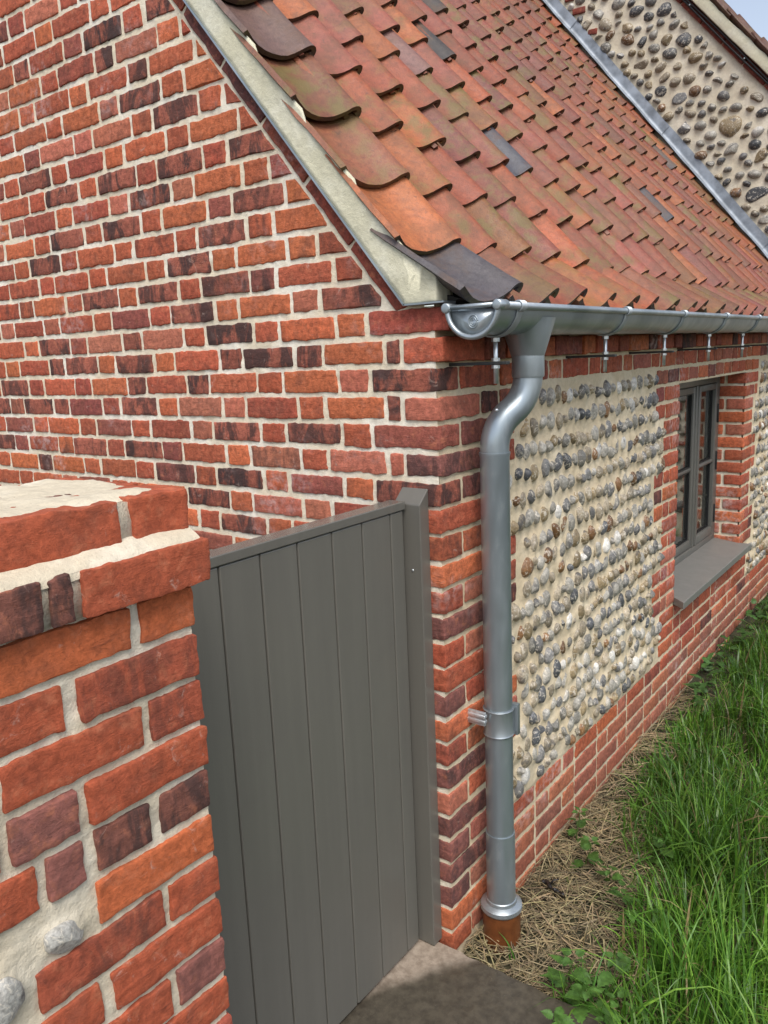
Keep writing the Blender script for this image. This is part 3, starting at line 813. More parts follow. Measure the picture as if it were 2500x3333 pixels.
for t in ts:   # t: distance up the slope from the foot
    xl = -0.076 - t / sl_; lower.append((xl, C_PL + TAN * (-xl)))
    xu = xl + 0.055; cu = cT
    f = max(0.0, (-0.058 - xu) / 0.158); f = f - math.floor(f)
    zu = 1.897 - 0.036 * f - TAN * xu
    z_foot = 1.915 + 0.625 * (0.02 - xu)
    if xu > -0.055: zu = z_foot
    upper.append((xu, zu))
V, F = strip(lower[::-1], upper[::-1], -0.023, -0.012); mb.put(V, F)
# foot block with an end face
V, F = rough_box((-0.078, -0.023, zj(-2) + 0.006), (0.020, 0.06, 1.905), 0.014, 0.004, 0.0015, 0.0008, 3)
top = 1.913 + 0.625 * (0.02 - V[:, 0]) - 0.5 * np.clip(V[:, 1] + 0.01, 0, 1)
V[:, 2] = np.where(V[:, 2] > 1.87, np.minimum(top, 2.0), V[:, 2]); mb.put(V, F)
mb.add('verge_mortar', MT['verge'], house)
mb = MB()
L = 3.55
V, F = bevel_box((-L, -0.027, -0.005), (0, 0.0, 0.0005), 0)
foot = np.array([-0.074, 0, C_PL + TAN * 0.074])
mb.put(foot + V[:, :1] * du + V[:, 1:2] * np.array([0, 1, 0]) + V[:, 2:] * dn_, F)
mb.box((-0.078, -0.027, zj(-2) + 0.001), (0.045, 0.03, zj(-2) + 0.0055))
mb.add('verge_strip', MT['zinc'], house, smooth=False)
# lead flashing up the neighbouring wall, in overlapping sheets
for i in range(7):
    sA, sB = 0.03 + i * 0.62, 0.03 + (i + 1) * 0.62 + 0.05
    x0 = -0.02
    A = np.linspace(sA, sB, 24); Bv = np.array([-0.060, -0.045, -0.025, -0.010, 0.0, 0.02, 0.04, 0.068, 0.075])
    G = np.zeros((24, len(Bv), 3))
    base = np.array([0.06, 0, 1.953 - 0.06 * TAN])
    for a in range(24):
        for b in range(len(Bv)):
            q = Bv[b]; p = base - du * A[a] * 1.0
            if q < 0: P = p + np.array([0, q, 0]) + dn_ * (0.012 + q * 0.12)
            else: P = p + dn_ * q + np.array([0, 0.0, 0]) + dn_ * 0.012
            P = P + np.array([0, YEND - 0.012 - (0.006 if i % 2 else 0.0), 0])
            G[a, b] = P
    G[:, 0, :] += 0.010 * vn(G[:, 0, :], 9, 5)[:, None] * np.array([0, 1, 0])
    G += 0.004 * vn3(G, 7, 9)
    ids = np.arange(24 * len(Bv)).reshape(24, -1)
    Q = np.stack([ids[:-1, :-1], ids[1:, :-1], ids[1:, 1:], ids[:-1, 1:]], -1).reshape(-1, 4)
    T2 = G.reshape(-1, 3) + dn_ * 0.003 + np.array([0, -0.003, 0]); N = len(T2)
    V = np.concatenate([T2, G.reshape(-1, 3)])
    add('lead_flashing', V, [Q, Q[:, ::-1] + N], MT['lead'], house)

# ------------------------------------------------------------------ window (part of the house)
XW = -0.14
wf = MB()
fr = [(WY0, WY0 + 0.055, WZ0 + 0.03, WZ1), (WY1 - 0.055, WY1, WZ0 + 0.03, WZ1)]
for y0, y1, z0, z1 in fr: wf.box((XW - 0.065, y0, z0), (XW, y1, z1 - 0.001), bev=0.003)
wf.box((XW - 0.065, WY0 + 0.055, WZ1 - 0.055), (XW - 0.0005, WY1 - 0.055, WZ1 - 0.002), bev=0.003)
wf.box((XW - 0.065, WY0 + 0.055, WZ0 + 0.03), (XW - 0.0005, WY1 - 0.055, WZ0 + 0.082), bev=0.003)
wf.box((XW - 0.065, 2.800, WZ0 + 0.082), (XW - 0.001, 2.832, WZ1 - 0.055), bev=0.003)
win = wf.add('window', MT['window'], house)
def casement(y0, y1, proud):
    z0, z1 = WZ0 + 0.086, WZ1 - 0.059
    c = MB(); s_ = 0.034; x0, x1 = XW - 0.05, XW + proud
    c.box((x0, y0, z0), (x1, y0 + s_, z1), bev=0.003).box((x0, y1 - s_, z0), (x1, y1, z1), bev=0.003)
    c.box((x0, y0 + s_, z0), (x1 - .0007, y1 - s_, z0 + s_ + 0.012), bev=0.003).box((x0, y0 + s_, z1 - s_), (x1 - .0007, y1 - s_, z1), bev=0.003)
    o = c.add('casement', MT['window'], win)
    MB().box((x0 + 0.01, y0 + s_, 1.014), (x1 - 0.004, y1 - s_, 1.032), bev=0.005).add('glazing_bar', MT['window'], win)
    s2 = MB()
    for a, b in ((z0 + s_ + .012, 1.012), (1.034, z1 - s_)):
        add('pane', *bevel_box((XW - 0.030, y0 + s_ - 0.003, a - 0.003), (XW - 0.026, y1 - s_ + 0.003, b + 0.003), 0), MT['glass'], win, smooth=False)
        yy0, yy1 = y0 + s_, y1 - s_
        s2.box((XW - 0.026, yy0, a), (XW - 0.016, yy0 + 0.006, b)).box((XW - 0.026, yy1 - 0.006, a), (XW - 0.016, yy1, b)).box((XW - 0.026, yy0 + .006, a), (XW - 0.016, yy1 - .006, a + 0.006)).box((XW - 0.026, yy0 + .006, b - 0.006), (XW - 0.016, yy1 - .006, b))
    s2.add('glazing_seal', MT['rubber'], win, smooth=False)
casement(WY0 + 0.058, 2.797, -0.006)
casement(2.835, WY1 - 0.058, 0.004)
for z in (1.30, 1.02, 0.70): MB().box((XW - 0.004, WY1 - 0.060, z - 0.055), (XW + 0.012, WY1 - 0.049, z + 0.055), bev=0.002).add('hinge', MT['rubber'], win)
# sill board, sloping outwards
V, F = rough_box((XW - 0.01, WY0 - 0.04, 0), (0.062, WY1 + 0.045, 0.036), 0.06, 0.003)
V[:, 2] += WZ0 + 0.002 - 0.012 - (V[:, 0] - XW) * 0.14 + 0.02
inside = V[:, 0] < -0.004
V[:, 1] = np.where(inside, np.clip(V[:, 1], WY0 + 0.002, WY1 - 0.002), V[:, 1])
add('window_sill', V, F, MT['sill'], win, smooth=False)
# dim room behind the glass
rm = MB()
rm.box((-2.6, 1.2, -0.1), (-2.55, 4.0, 1.75)).box((-2.55, 1.2, -0.1), (-0.31, 1.25, 1.75)).box((-2.55, 3.95, -0.1), (-0.31, 4.0, 1.75)).box((-2.55, 1.25, 1.70), (-0.31, 3.95, 1.75)).box((-2.55, 1.25, -0.1), (-0.31, 3.95, -0.05))
rm.add('room_lining', simple_mat('room_plaster', (0.25, 0.24, 0.22), 0.9), house, smooth=False)

# ------------------------------------------------------------------ gutter
GXC, GZT, GR = 0.130, 1.818, 0.066
gut = thing('gutter', (GXC, 0, GZT), 'galvanised half-round gutter under the pantile eaves', 'gutter')
a = np.linspace(math.pi, 2 * math.pi, 25)
ys = np.array([-0.028, 0.5, 1.5, 3.0, YEND])
def trough(r0, r1):
    Vv = []
    for y in ys:
        for rr in (r0, r1):
            Vv.append(np.stack([GXC + rr * np.cos(a), np.full(25, y), GZT + rr * np.sin(a)], -1))
    V = np.concatenate(Vv); n = 25; F = []
    for i in range(len(ys) - 1):
        for s_ in (0, 1):
            p = (2 * i + s_) * n; q = (2 * (i + 1) + s_) * n; j = np.arange(n - 1)
            f = np.stack([p + j, p + j + 1, q + j + 1, q + j], -1); F.append(f if s_ == 0 else f[:, ::-1])
    return V, [np.concatenate(F)]
mb = MB(); V, F = trough(GR, GR - 0.002); mb.put(V, F)
mb.tube([(GXC + GR + 0.004, y, GZT + 0.001) for y in ys], 0.0095, 14)
mb.box((GXC - GR - 0.003, -0.028, GZT - 0.012), (GXC - GR + 0.002, YEND, GZT + 0.006))
mb.add('trough', MT['zinc'], gut)
# stop end with raised rim, round lugs and pressed ring mark
cap = MB()
yc = -0.030
pp = [(GXC + (GR - 0.004) * math.cos(t), GZT - 0.006 + (GR - 0.004) * math.sin(t)) for t in np.linspace(math.pi, 2 * math.pi, 28)]
V, F = prism(pp, (0, yc, 0), (1, 0, 0), (0, 0, 1), (0, 1, 0), 0.004); cap.put(V, F)
rim = [(GXC + (GR + 0.004) * math.cos(t), yc - 0.004, GZT + (GR + 0.004) * math.sin(t)) for t in np.linspace(math.pi * 0.97, 2.03 * math.pi, 36)]
cap.tube(rim, 0.0068, 10)
cap.tube([(GXC - GR - 0.004, yc - 0.004, GZT + 0.003), (GXC + GR + 0.004, yc - 0.004, GZT + 0.003)], 0.006, 10)
for sx_ in (-1, 1):
    cap.tube([(GXC + sx_ * (GR + 0.005), yc - 0.013, GZT + 0.002), (GXC + sx_ * (GR + 0.005), yc - 0.012, GZT + 0.002), (GXC + sx_ * (GR + 0.005), yc + 0.03, GZT + 0.002)], [0.009, 0.0125, 0.0125], 14)
cap.add('end_cap', MT['zinc'], gut)
em = MB()
for rr in (0.013, 0.0085):
    em.tube([(GXC + rr * math.cos(t), yc - 0.001, GZT - 0.033 + rr * 1.15 * math.sin(t)) for t in np.linspace(0, 2 * math.pi, 29)], 0.0011, 6)
em.tube([(GXC + 0.0045 * math.cos(t), yc - 0.001, GZT - 0.033 + 0.0055 * math.sin(t)) for t in np.linspace(0.8, 2 * math.pi - 0.8, 16)], 0.0011, 6)
em.add('maker_mark', MT['zinc_pipe'], gut)
BY = [0.077, 0.80, 1.386, 1.985, 2.58, 3.17, 3.77, 4.37, 4.95]
for by in BY:
    b = MB(); tt = np.linspace(math.pi * 1.0, 2 * math.pi * 1.0, 22)
    Vv = []
    for y in (by - 0.012, by + 0.012):
        for rr in (GR + 0.0005, GR + 0.006): Vv.append(np.stack([GXC + rr * np.cos(tt), np.full(22, y), GZT + rr * np.sin(tt)], -1))
    V = np.concatenate(Vv); j = np.arange(21); n = 22
    def q(p, q_): return np.stack([p * n + j, p * n + j + 1, q_ * n + j + 1, q_ * n + j], -1)
    b.put(V, [np.concatenate([q(1, 3), q(3, 2)[:, ::-1], q(0, 1), q(2, 0)])])
    ct_ = (GXC + GR + 0.004, GZT + 0.001)
    for y in (by,):
        tt2 = np.linspace(-0.5 * math.pi, 1.05 * math.pi, 16)
        Vv = []
        for yy in (y - 0.012, y + 0.012):
            for rr in (0.0105, 0.0145): Vv.append(np.stack([ct_[0] + rr * np.cos(tt2), np.full(16, yy), ct_[1] + rr * np.sin(tt2)], -1))
        V = np.concatenate(Vv); j2 = np.arange(15)
        def q2(p, q_): return np.stack([p * 16 + j2, p * 16 + j2 + 1, q_ * 16 + j2 + 1, q_ * 16 + j2], -1)
        b.put(V, [np.concatenate([q2(1, 3), q2(3, 2)[:, ::-1], q2(0, 1), q2(2, 0)])])
    br = b.add('bracket', MT['zinc'], gut)
    MB().tube([(GXC, by, 1.632), (GXC, by, GZT - GR - 0.004)], 0.0058, 10).add('threaded_rod', MT['bright'], br)
    nn = MB()
    for z0, z1 in ((1.682 + 0.006, 1.682 + 0.014), (1.682 - 0.012, 1.682 - 0.004), (GZT - GR - 0.016, GZT - GR - 0.006)):
        nn.tube([(GXC, by, z0), (GXC, by, z1)], 0.0105, 6)
    nn.add('nut', MT['bright'], br, smooth=False, kind='stuff')
    sp = MB().box((-0.03, by - 0.009, 1.679), (GXC + 0.036, by + 0.009, 1.687), bev=0.0015)
    sp.add('wall_spike', MT['darkiron'], br, smooth=False)
# outlet funnel
OY = 0.255
cs = []
for t, zz in zip(np.linspace(0, 1, 10), np.linspace(1.795, 1.690, 10)):
    e = (1 - t) ** 1.3
    rx = 0.0415 + 0.026 * (1 - t) ** 0.8; ry = 0.0415 + 0.062 * e
    n = 36; an = np.arange(n) / n * 2 * math.pi
    cs.append(np.stack([GXC + rx * np.cos(an), OY + ry * np.sin(an), zz + 0 * an], -1))
V = np.concatenate(cs); i = np.arange(9)[:, None] * 36; j = np.arange(36)[None]; k = (j + 1) % 36
mb = MB().put(V, [np.stack([i + j, i + 36 + j, i + 36 + k, i + k], -1).reshape(-1, 4)])
mb.add('outlet_funnel', MT['zinc_pipe'], gut)

# ------------------------------------------------------------------ downpipe
PX, PY = 0.072, 0.168
dp = thing('downpipe', (PX, PY, -0.05), 'galvanised round downpipe with swan neck at the cottage corner', 'downpipe')
mb = MB().put(*lathe([(0.0405, 1.70), (0.044, 1.70), (0.044, 1.645), (0.0425, 1.640), (0.0395, 1.640)], (GXC, OY, 0)))
mb.add('socket', MT['zinc_pipe'], dp, smooth='sharp')
pts = []
A0 = np.array([GXC, OY, 1.665]); A1 = np.array([GXC, OY, 1.585]); B1 = np.array([PX, PY, 1.515]); B0 = np.array([PX, PY, 1.425])
def bez(p0, p1, p2, n): return [(1 - t) ** 2 * p0 + 2 * t * (1 - t) * p1 + t * t * p2 for t in np.linspace(0, 1, n)]
midp = (A1 + B1) / 2
pts = [A0] + bez(A0 + (A1 - A0) * 0.15, A1, midp, 16) + bez(midp, B1, B1 + (B0 - B1) * 0.75, 16)[1:] + [B0]
MB().tube(pts, 0.0398, 36).add('swan_neck', MT['zinc_pipe'], dp)
mb = MB().put(*lathe([(0.0385, 1.444), (0.0425, 1.444), (0.0425, 1.438), (0.0405, 1.43), (0.0405, 0.27)], (PX, PY, 0), 40)); mb.add('pipe', MT['zinc_pipe'], dp, smooth='sharp')
mb = MB().put(*lathe([(0.0405, 0.302), (0.0435, 0.302), (0.0435, 0.06)], (PX, PY, 0), 40)); mb.add('lower_pipe', MT['zinc_pipe'], dp, smooth='sharp')
# seam down the pipe
# clip
cl = MB().put(*lathe([(0.0405, 0.700), (0.0445, 0.700), (0.0455, 0.698), (0.0432, 0.694), (0.0432, 0.626), (0.0455, 0.622), (0.0445, 0.620), (0.0405, 0.620)], (PX, PY, 0), 40))
V, F = bevel_box((-0.004, -0.008, 0.612), (0.018, 0.008, 0.708), 0.002)
cl.put(np.stack([V[:, 0] + PX + 0.030, V[:, 1] + PY + 0.034, V[:, 2]], -1), F)
clp = cl.add('pipe_clip', MT['zinc'], dp, smooth='sharp')
mb = MB()
for z in (0.672, 0.688): mb.box((-0.01, PY - 0.063, z - 0.005), (PX - 0.01, PY - 0.047, z + 0.005), bev=0.002)
mb.box((-0.01, PY - 0.060, 0.66), (PX - 0.012, PY - 0.05, 0.70), bev=0.001)
mb.add('clip_bracket', MT['bright'], clp)
sc_ = MB().tube([(PX + 0.0235, PY - 0.030, 1.560), (PX + 0.0285, PY - 0.036, 1.560)], 0.0045, 10); sc_.add('screw', MT['bright'], dp)
mb = MB().put(*lathe([(0.0435, 0.082), (0.0460, 0.080), (0.0475, 0.070), (0.0560, 0.066), (0.0625, 0.061), (0.0635, 0.050), (0.0600, 0.044), (0.05, 0.044)], (PX, PY, 0), 40)); mb.add('collar', MT['zinc'], dp, smooth='sharp')
dr = MB().put(*lathe([(0.050, 0.041), (0.0575, 0.041), (0.0575, -0.2)], (PX, PY, 0), 40))
dr.add('drain_pipe', MT['clay'], smooth='sharp', label='brown plastic drain pipe rising from straw under the downpipe', cat='pipe')

# ------------------------------------------------------------------ gate and post
gate = thing('gate', (-0.10, -0.5, 0.01), 'grey painted boarded gate between brick pier and cottage', 'gate')
bys = [-0.056, -0.114, -0.232, -0.3465, -0.466, -0.582, -0.698, -0.815, -0.93, -0.975]
for y1, y0 in zip(bys[:-1], bys[1:]):
    V, F = rough_box((-0.100, y0 + 0.0020, 0.012), (-0.080, y1 - 0.0020, 1.309), None, 0.0030)
    add('board', V, F, MT['gate'], gate, smooth=False)
MB().box((-0.104, -0.974, 0.03), (-0.0935, -0.058, 1.300)).add('backing_panel', MT['gate'], gate, smooth=False)
V, F = rough_box((-0.128, -0.976, 1.311), (-0.0765, -0.050, 1.334), None, 0.0025); add('top_rail', V, F, paint_mat('wet_gate_paint', (0.125, 0.119, 0.104), 0.14), gate, smooth=False)
MB().box((-0.128, -0.974, 0.02), (-0.106, -0.06, 0.12), bev=0.002).box((-0.128, -0.974, 1.19), (-0.106, -0.06, 1.305), bev=0.002).add('back_rail', MT['gate'], gate, smooth=False)
gp = thing('gate_post', (-0.08, -0.022, 0), 'narrow grey post fixed to the cottage corner beside the gate', 'post')
V, F = rough_box((-0.118, -0.046, 0.004), (-0.034, -0.003, 1.363), None, 0.0025)
V[:, 2] = np.where(V[:, 2] > 1.0, V[:, 2] - 0.038 * np.clip((-0.003 - V[:, 1]) / 0.043, 0, 1), V[:, 2])
add('post', V, F, MT['gate'], gp, smooth=False)
MB().tube([(-0.0625, -0.0475, 1.145), (-0.0625, -0.0445, 1.145)], 0.0035, 8).add('bolt', MT['bright'], gp)

# ------------------------------------------------------------------ garden wall pier
FX = 0.195
gw = thing('garden_wall', (0.04, -1.2, 0), 'close-up brick garden wall with mortared coping at left', 'wall')
rng = np.random.default_rng(3)
fl2 = [(-1.252, 0.960, 0.030, 0.022), (-1.345, 0.925, 0.030, 0.035), (-1.40, 1.00, 0.03, 0.03), (-1.36, 0.80, 0.03, 0.035), (-1.43, 0.88, 0.03, 0.03), (-1.42, 0.74, 0.03, 0.03)]
def pier_disp(A, B, P):
    D = -0.0060 + 0.0022 * vn(P, 26, 61) + 0.0014 * vn(P, 95, 62) + 0.0008 * vn(P, 220, 63)
    for y, z, a_, b_ in fl2:
        q = np.sqrt(((A - y) / a_) ** 2 + ((B - z) / b_) ** 2); D = D + 0.006 * np.exp(-np.maximum(0, q - 0.9) * 2.5)
    return D
py = np.concatenate([np.arange(-3.6, -1.56, 0.15), np.arange(-1.55, -0.99, 0.004), [-0.990]]); pz = np.concatenate([np.arange(-0.1, 0.58, 0.06), np.arange(0.6, 1.402, 0.004)])
V, F = sheet((FX, 0, 0), (0, 1, 0), (0, 0, 1), (1, 0, 0), py, pz, pier_disp)
mbm = MB().put(V, F)
mbm.box((-0.10, -3.6, -0.1), (FX - 0.013, -0.996, 1.45)).box((-0.11, -3.6, 1.44), (0.1785, -0.984, 1.527)).box((0.05, -3.6, 1.394), (0.2095, -0.978, 1.4555))
# weathered mortar fillet above the projecting course
yy = np.concatenate([np.arange(-3.6, -1.5, 0.1), np.arange(-1.5, -0.966, 0.006)])
sec = np.array([(0.2125, 1.446), (0.2110, 1.4535), (0.2055, 1.4605), (0.197, 1.4655), (0.188, 1.470), (0.179, 1.475), (0.17, 1.478)])
G = np.zeros((len(yy), len(sec), 3)); G[:, :, 0] = sec[:, 0]; G[:, :, 2] = sec[:, 1]; G[:, :, 1] = yy[:, None]
G[:, :, 2] += 0.002 * vn(G, 35, 4) + 0.001 * vn(G, 120, 5); G[:, :, 0] += 0.0018 * vn(G, 40, 7)
ids = np.arange(G.shape[0] * G.shape[1]).reshape(G.shape[:2])
mbm.put(G.reshape(-1, 3), [np.stack([ids[:-1, :-1], ids[1:, :-1], ids[1:, 1:], ids[:-1, 1:]], -1).reshape(-1, 4)])
# end of the fillet, turned round the corner of the pier
V, F = rough_box((-0.11, -0.985, 1.452), (0.186, -0.968, 1.474), 0.012, 0.004, 0.0015, 0.0006, 9); mbm.put(V, F)
# mortar skim over the coping
ax_ = np.arange(-0.116, 0.170, 0.005); ay_ = np.concatenate([np.arange(-3.6, -1.6, 0.1), np.arange(-1.6, -0.985, 0.005)])
V, F = sheet((0, 0, 1.5350), (1, 0, 0), (0, 1, 0), (0, 0, 1), ax_, ay_, lambda A, B, P: 0.0040 * vn(P * np.array([0.5, 1, 1]), 26, 14) + 0.0015 * vn(P, 90, 15) - 0.010 * np.clip((A - 0.135) / 0.035, 0, 1) ** 2 - 0.010 * np.clip((B + 1.012) / 0.03, 0, 1) ** 2 - 0.010 * np.clip((-0.09 - A) / 0.03, 0, 1) ** 2)
mbm.put(V, F)
# vertical coping joints
mbm.add('mortar_bed', mortar_mat('pier_mortar', (0.58, 0.51, 0.385), (0.70, 0.645, 0.53)), gw)
def pb(y0, y1, zc, x0, x1, t, h=0.0625):
    """near brick, finely broken face and edges"""
    seed = int(rng.integers(1, 9999))
    big = y0 < -1.8
    V, F = rough_box((x0, y0, zc - h / 2), (x1, y1, zc + h / 2), 0.0075 if not big else 0.05, 0.0025, 0.0, 0.0, seed, steps=(None if x1 - x0 < 0.07 else 0.02, 0.0075 if not big else 0.05, 0.0075 if not big else 0.05))
    V = V + np.array([0.6, 1, 1]) * (0.0026 * vn3(V + seed * 1.1, 19, seed) + 0.0020 * vn3(V + seed, 60, seed + 1) + 0.0013 * vn3(V + seed, 130, seed + 2))
    o = add('brick', V, F, MT['brick_near'], gw, 'sharp', t, origin=((x0 + x1) / 2, (y0 + y1) / 2, zc))
    return o
def rt(kind=None):
    if kind is None: return brick_tint(rng, 0.05)
    q = {'o': (0.40, 0.092, 0.034, 0.0), 'r': (0.32, 0.066, 0.030, 0.1), 'd': (0.16, 0.055, 0.040, 0.75), 'p': (0.22, 0.075, 0.060, 0.35), 'b': (0.29, 0.062, 0.032, 0.45)}[kind]
    return (q[0] * 1.16, q[1] * 1.28, q[2] * 1.28, q[3])
zP = lambda j: 1.4275 - 0.0755 * (j - 1)
rowsP = {2: [(-1.081, -.985, 'o'), (-1.300, -1.100, 'o')], 3: [(-1.190, -.987, 'b'), (-1.31, -1.211, 'r')], 4: [(-1.080, -.987, 'b'), (-1.305, -1.097, 'r')],
         5: [(-1.194, -.985, 'r'), (-1.304, -1.212, 'p')], 6: [(-1.079, -.987, 'd'), (-1.190, -1.100, 'd'), (-1.263, -1.211, 'p'), (-1.40, -1.279, 'r')],
         7: [(-1.197, -.990, 'o')], 8: [(-1.081, -.986, 'r'), (-1.297, -1.093, 'b')], 9: [(-1.190, -.988, 'r'), (-1.30, -1.209, 'r')], 10: [(-1.081, -.988, 'p'), (-1.297, -1.096, 'r')],
         11: [(-1.19, -.985, 'r'), (-1.30, -1.209, 'b')]}
for j in range(12, 20): rowsP[j] = [(-1.081, -.986, None), (-1.297, -1.096, None)] if j % 2 == 0 else [(-1.19, -.988, None), (-1.30, -1.209, None)]
for j, l in rowsP.items():
    for y0, y1, kd in l: pb(y0, y1, zP(j), -0.0 if False else 0.10, FX + rng.uniform(-0.001, 0.003), rt(kd))
    if j <= 5:
        y = l[-1][0] - 0.016
        while y > -1.75:
            Lb = 0.2 if (j + int(y * 10)) % 2 else 0.097
            pb(y - Lb, y, zP(j), 0.10, FX, rt()); y -= Lb + 0.016
# projecting course and coping course
for y0, y1, kd in [(-1.177, -.966, 'r'), (-1.223, -1.190, 'd'), (-1.45, -1.234, 'd'), (-1.67, -1.465, 'r')]: pb(y0, y1, 1.4245, 0.08, 0.2165 + rng.uniform(-.001, .002), rt(kd), 0.064)
for y0, y1, kd in [(-1.0715, -.972, 'r'), (-1.300, -1.090, 'r'), (-1.52, -1.315, 'o')]: pb(y0, y1, 1.4995, 0.085, 0.1835, rt(kd), 0.066)
for y0, y1, kd in [(-1.0715, -.974, 'r'), (-1.300, -1.090, 'd'), (-1.52, -1.315, 'r')]: pb(y0, y1, 1.4985, -0.122, 0.07, rt(kd), 0.066)
for y, z, a_, b_ in fl2:
    V, F = flint_shape(rng, a_, b_, 0.013, 3, 0.9); c = np.array([FX + 0.000, y, z])
    add('flint', V + c, F, MT['flint'], gw, True, (0.36, 0.35, 0.32, 0), origin=c)

# ------------------------------------------------------------------ neighbouring flint house
NY = YEND; NS = 1.147
nb_ = thing('neighbouring_house', (0, NY + 0.3, 0), 'taller flint-walled house rising behind the pantile roof', 'house')
def ntop(x): return 3.10 - NS * x
rng = np.random.default_rng(99)
nf = []
cand = 0
NFA = np.zeros((0, 4))
while cand < 60000 and len(nf) < 520:
    cand += 1
    x = rng.uniform(-2.9, 1.0); lo_z = 2.125 - TAN * x if x < 0.05 else 0.3; hi_z = ntop(x) - 0.09
    z = rng.uniform(lo_z, hi_z)
    a_ = rng.choice([0.034, 0.048, 0.060, 0.085], p=[0.30, 0.38, 0.28, 0.04]); b_ = a_ * rng.uniform(0.6, 0.9)
    if z + b_ > ntop(x) - 0.075: continue
    if len(nf) and np.any(((x - NFA[:, 0]) / (a_ + NFA[:, 2] + 0.008)) ** 2 + ((z - NFA[:, 1]) / (b_ + NFA[:, 3] + 0.008)) ** 2 < 1): continue
    nf.append((x, z, a_, b_)); NFA = np.array(nf)
def n_disp(A, B, P):
    D = 0.004 * vn(P, 9, 71) + 0.002 * vn(P, 40, 72)
    xs_, zs_ = A[:, 0], B[0]
    for x, z, a_, b_ in nf:
        i0, i1 = np.searchsorted(xs_, [x - 0.12, x + 0.12]); j0, j1 = np.searchsorted(zs_, [z - 0.12, z + 0.12])
        if i1 - i0 < 2 or j1 - j0 < 2: continue
        q = np.sqrt(((A[i0:i1, j0:j1] - x) / a_) ** 2 + ((B[i0:i1, j0:j1] - z) / b_) ** 2)
        D[i0:i1, j0:j1] += 0.007 * np.exp(-np.maximum(0, q - 0.9) * 2.2)
    return D
V, F = sheet((0, NY, 0), (1, 0, 0), (0, 0, 1), (0, -1, 0), np.arange(-3.2, 1.25, 0.02), np.arange(-0.1, 6.4, 0.02), n_disp, lambda x, z: z < ntop(x) + 0.05)
nw = add('flint_wall', V, F, mortar_mat('pale_flint_mortar', (0.60, 0.53, 0.41), (0.70, 0.64, 0.53)), nb_, origin=(0, NY, 2))
core = MB(); V, F = prism([(1.25, -0.1), (1.25, ntop(1.25)), (-3.2, ntop(-3.2)), (-3.2, -0.1)], (0, NY + 0.02, 0), (1, 0, 0), (0, 0, 1), (0, 1, 0), 4.0)
core.put(V, F).add('wall_core', MT['flintbed'], nb_, smooth=False)
items = []
for x, z, a_, b_ in nf:
    c = np.array([x, NY - 0.002, z]); sd = int(rng.integers(1, 9999))
    if rng.random() < 0.03 and a_ < 0.06:
        V, F = rough_box((-a_ * 1.2, -0.02, -b_ * 0.8), (a_ * 1.2, 0.02, b_ * 0.8), 0.025, 0.006, 0.006, 0.002, sd); t = (0.22, 0.05, 0.035, 0.2)
        items.append((V + c, F, t, c, a_ * b_, False)) if not seen(c) else add('brick_piece', V + c, F, MT['brick'], nw, True, t, origin=c)
        continue
    V, F = flint_shape(rng, a_, b_, 0.034, 2, 0.35)
    W = np.stack([V[:, 1], -np.abs(V[:, 0]) * np.sign(V[:, 0]), V[:, 2]], -1)
    items.append((W + c, F, (*(np.array(flint_tint(rng)[:3]) * 0.72), 0), c, a_ * b_, seen(c) and z < 5))
put_bricks(items, nw, MT['flint'], 300, 'flint', True)
nl = math.hypot(1, NS); nu = np.array([1 / nl, 0, -NS / nl]); nn_ = np.array([NS / nl, 0, 1 / nl])
def npt(s_, h, y): return np.array([-2.0, 0, 3.10 + NS * 2.0]) + nu * s_ + nn_ * h + np.array([0, y, 0])
for j in range(16):      # raking brick course
    V, F = rough_box((0, -0.022, 0.002), (0.222, 0.05, 0.062), 0.03, 0.005, 0.002, 0.001, j + 1)
    W = npt(0.1 + 0.236 * j, 0, NY) + V[:, :1] * nu + V[:, 1:2] * np.array([0, 1, 0]) + V[:, 2:] * nn_
    c = W.mean(0)
    add('brick', W, F, MT['brick'], nb_, True, (0.20, 0.045, 0.03, 0.3), origin=c)
mb = MB()
V, F = rough_box((0, -0.075, 0.066), (4.2, 0.10, 0.142), 0.05, 0.006, 0.004, 0.0015, 5); mb.put(npt(0, 0, NY) + V[:, :1] * nu + V[:, 1:2] * np.array([0, 1, 0]) + V[:, 2:] * nn_, F)
mb.add('verge_mortar', MT['verge'], nb_)
for dy, h in ((-0.040, 0.030), (-0.048, 0.050)):
    P = [npt(s_, h + 0.004 * math.sin(s_ * 5 + dy * 300), NY + dy) for s_ in np.linspace(0, 4.2, 60)]
    MB().tube(P, 0.007, 8).add('cable', MT['cable'], nb_)
cp = MB()
for s_ in np.arange(0.35, 4.1, 0.62):
    cp.put(*bevel_box(npt(s_, 0.04, NY - 0.053) - 0.005, npt(s_, 0.04, NY - 0.053) + 0.005, 0.002))
cp.add('cable_clip', MT['bright'], nb_, kind='stuff')
for j in range(15):      # verge tiles on the neighbour's slope
    V, F, n0 = TSH[j % 12]; V = V.copy(); Z = V[:, 2] + 0.012
    X = V[:, 0]; tl = 0.045
    W = npt(0.30 + 0.27 * j, 0.128, NY - 0.09) + X[:, None] * (nu + nn_ * -tl) + V[:, 1:2] * np.array([0, 1, 0]) + Z[:, None] * nn_
    add('tile', W, F, MT['tile'], nb_, True, (0.10, 0.045, 0.03, 0.3))
V, F = prism([(-0.0, 0.10), (4.3, 0.10), (4.3, 0.125), (0, 0.125)], npt(0, 0, NY + 0.05), nu, nn_, (0, 1, 0), 4.0)
add('roof', V, F, simple_mat('brown_roof', (0.10, 0.045, 0.03), 0.8), nb_, smooth=False)

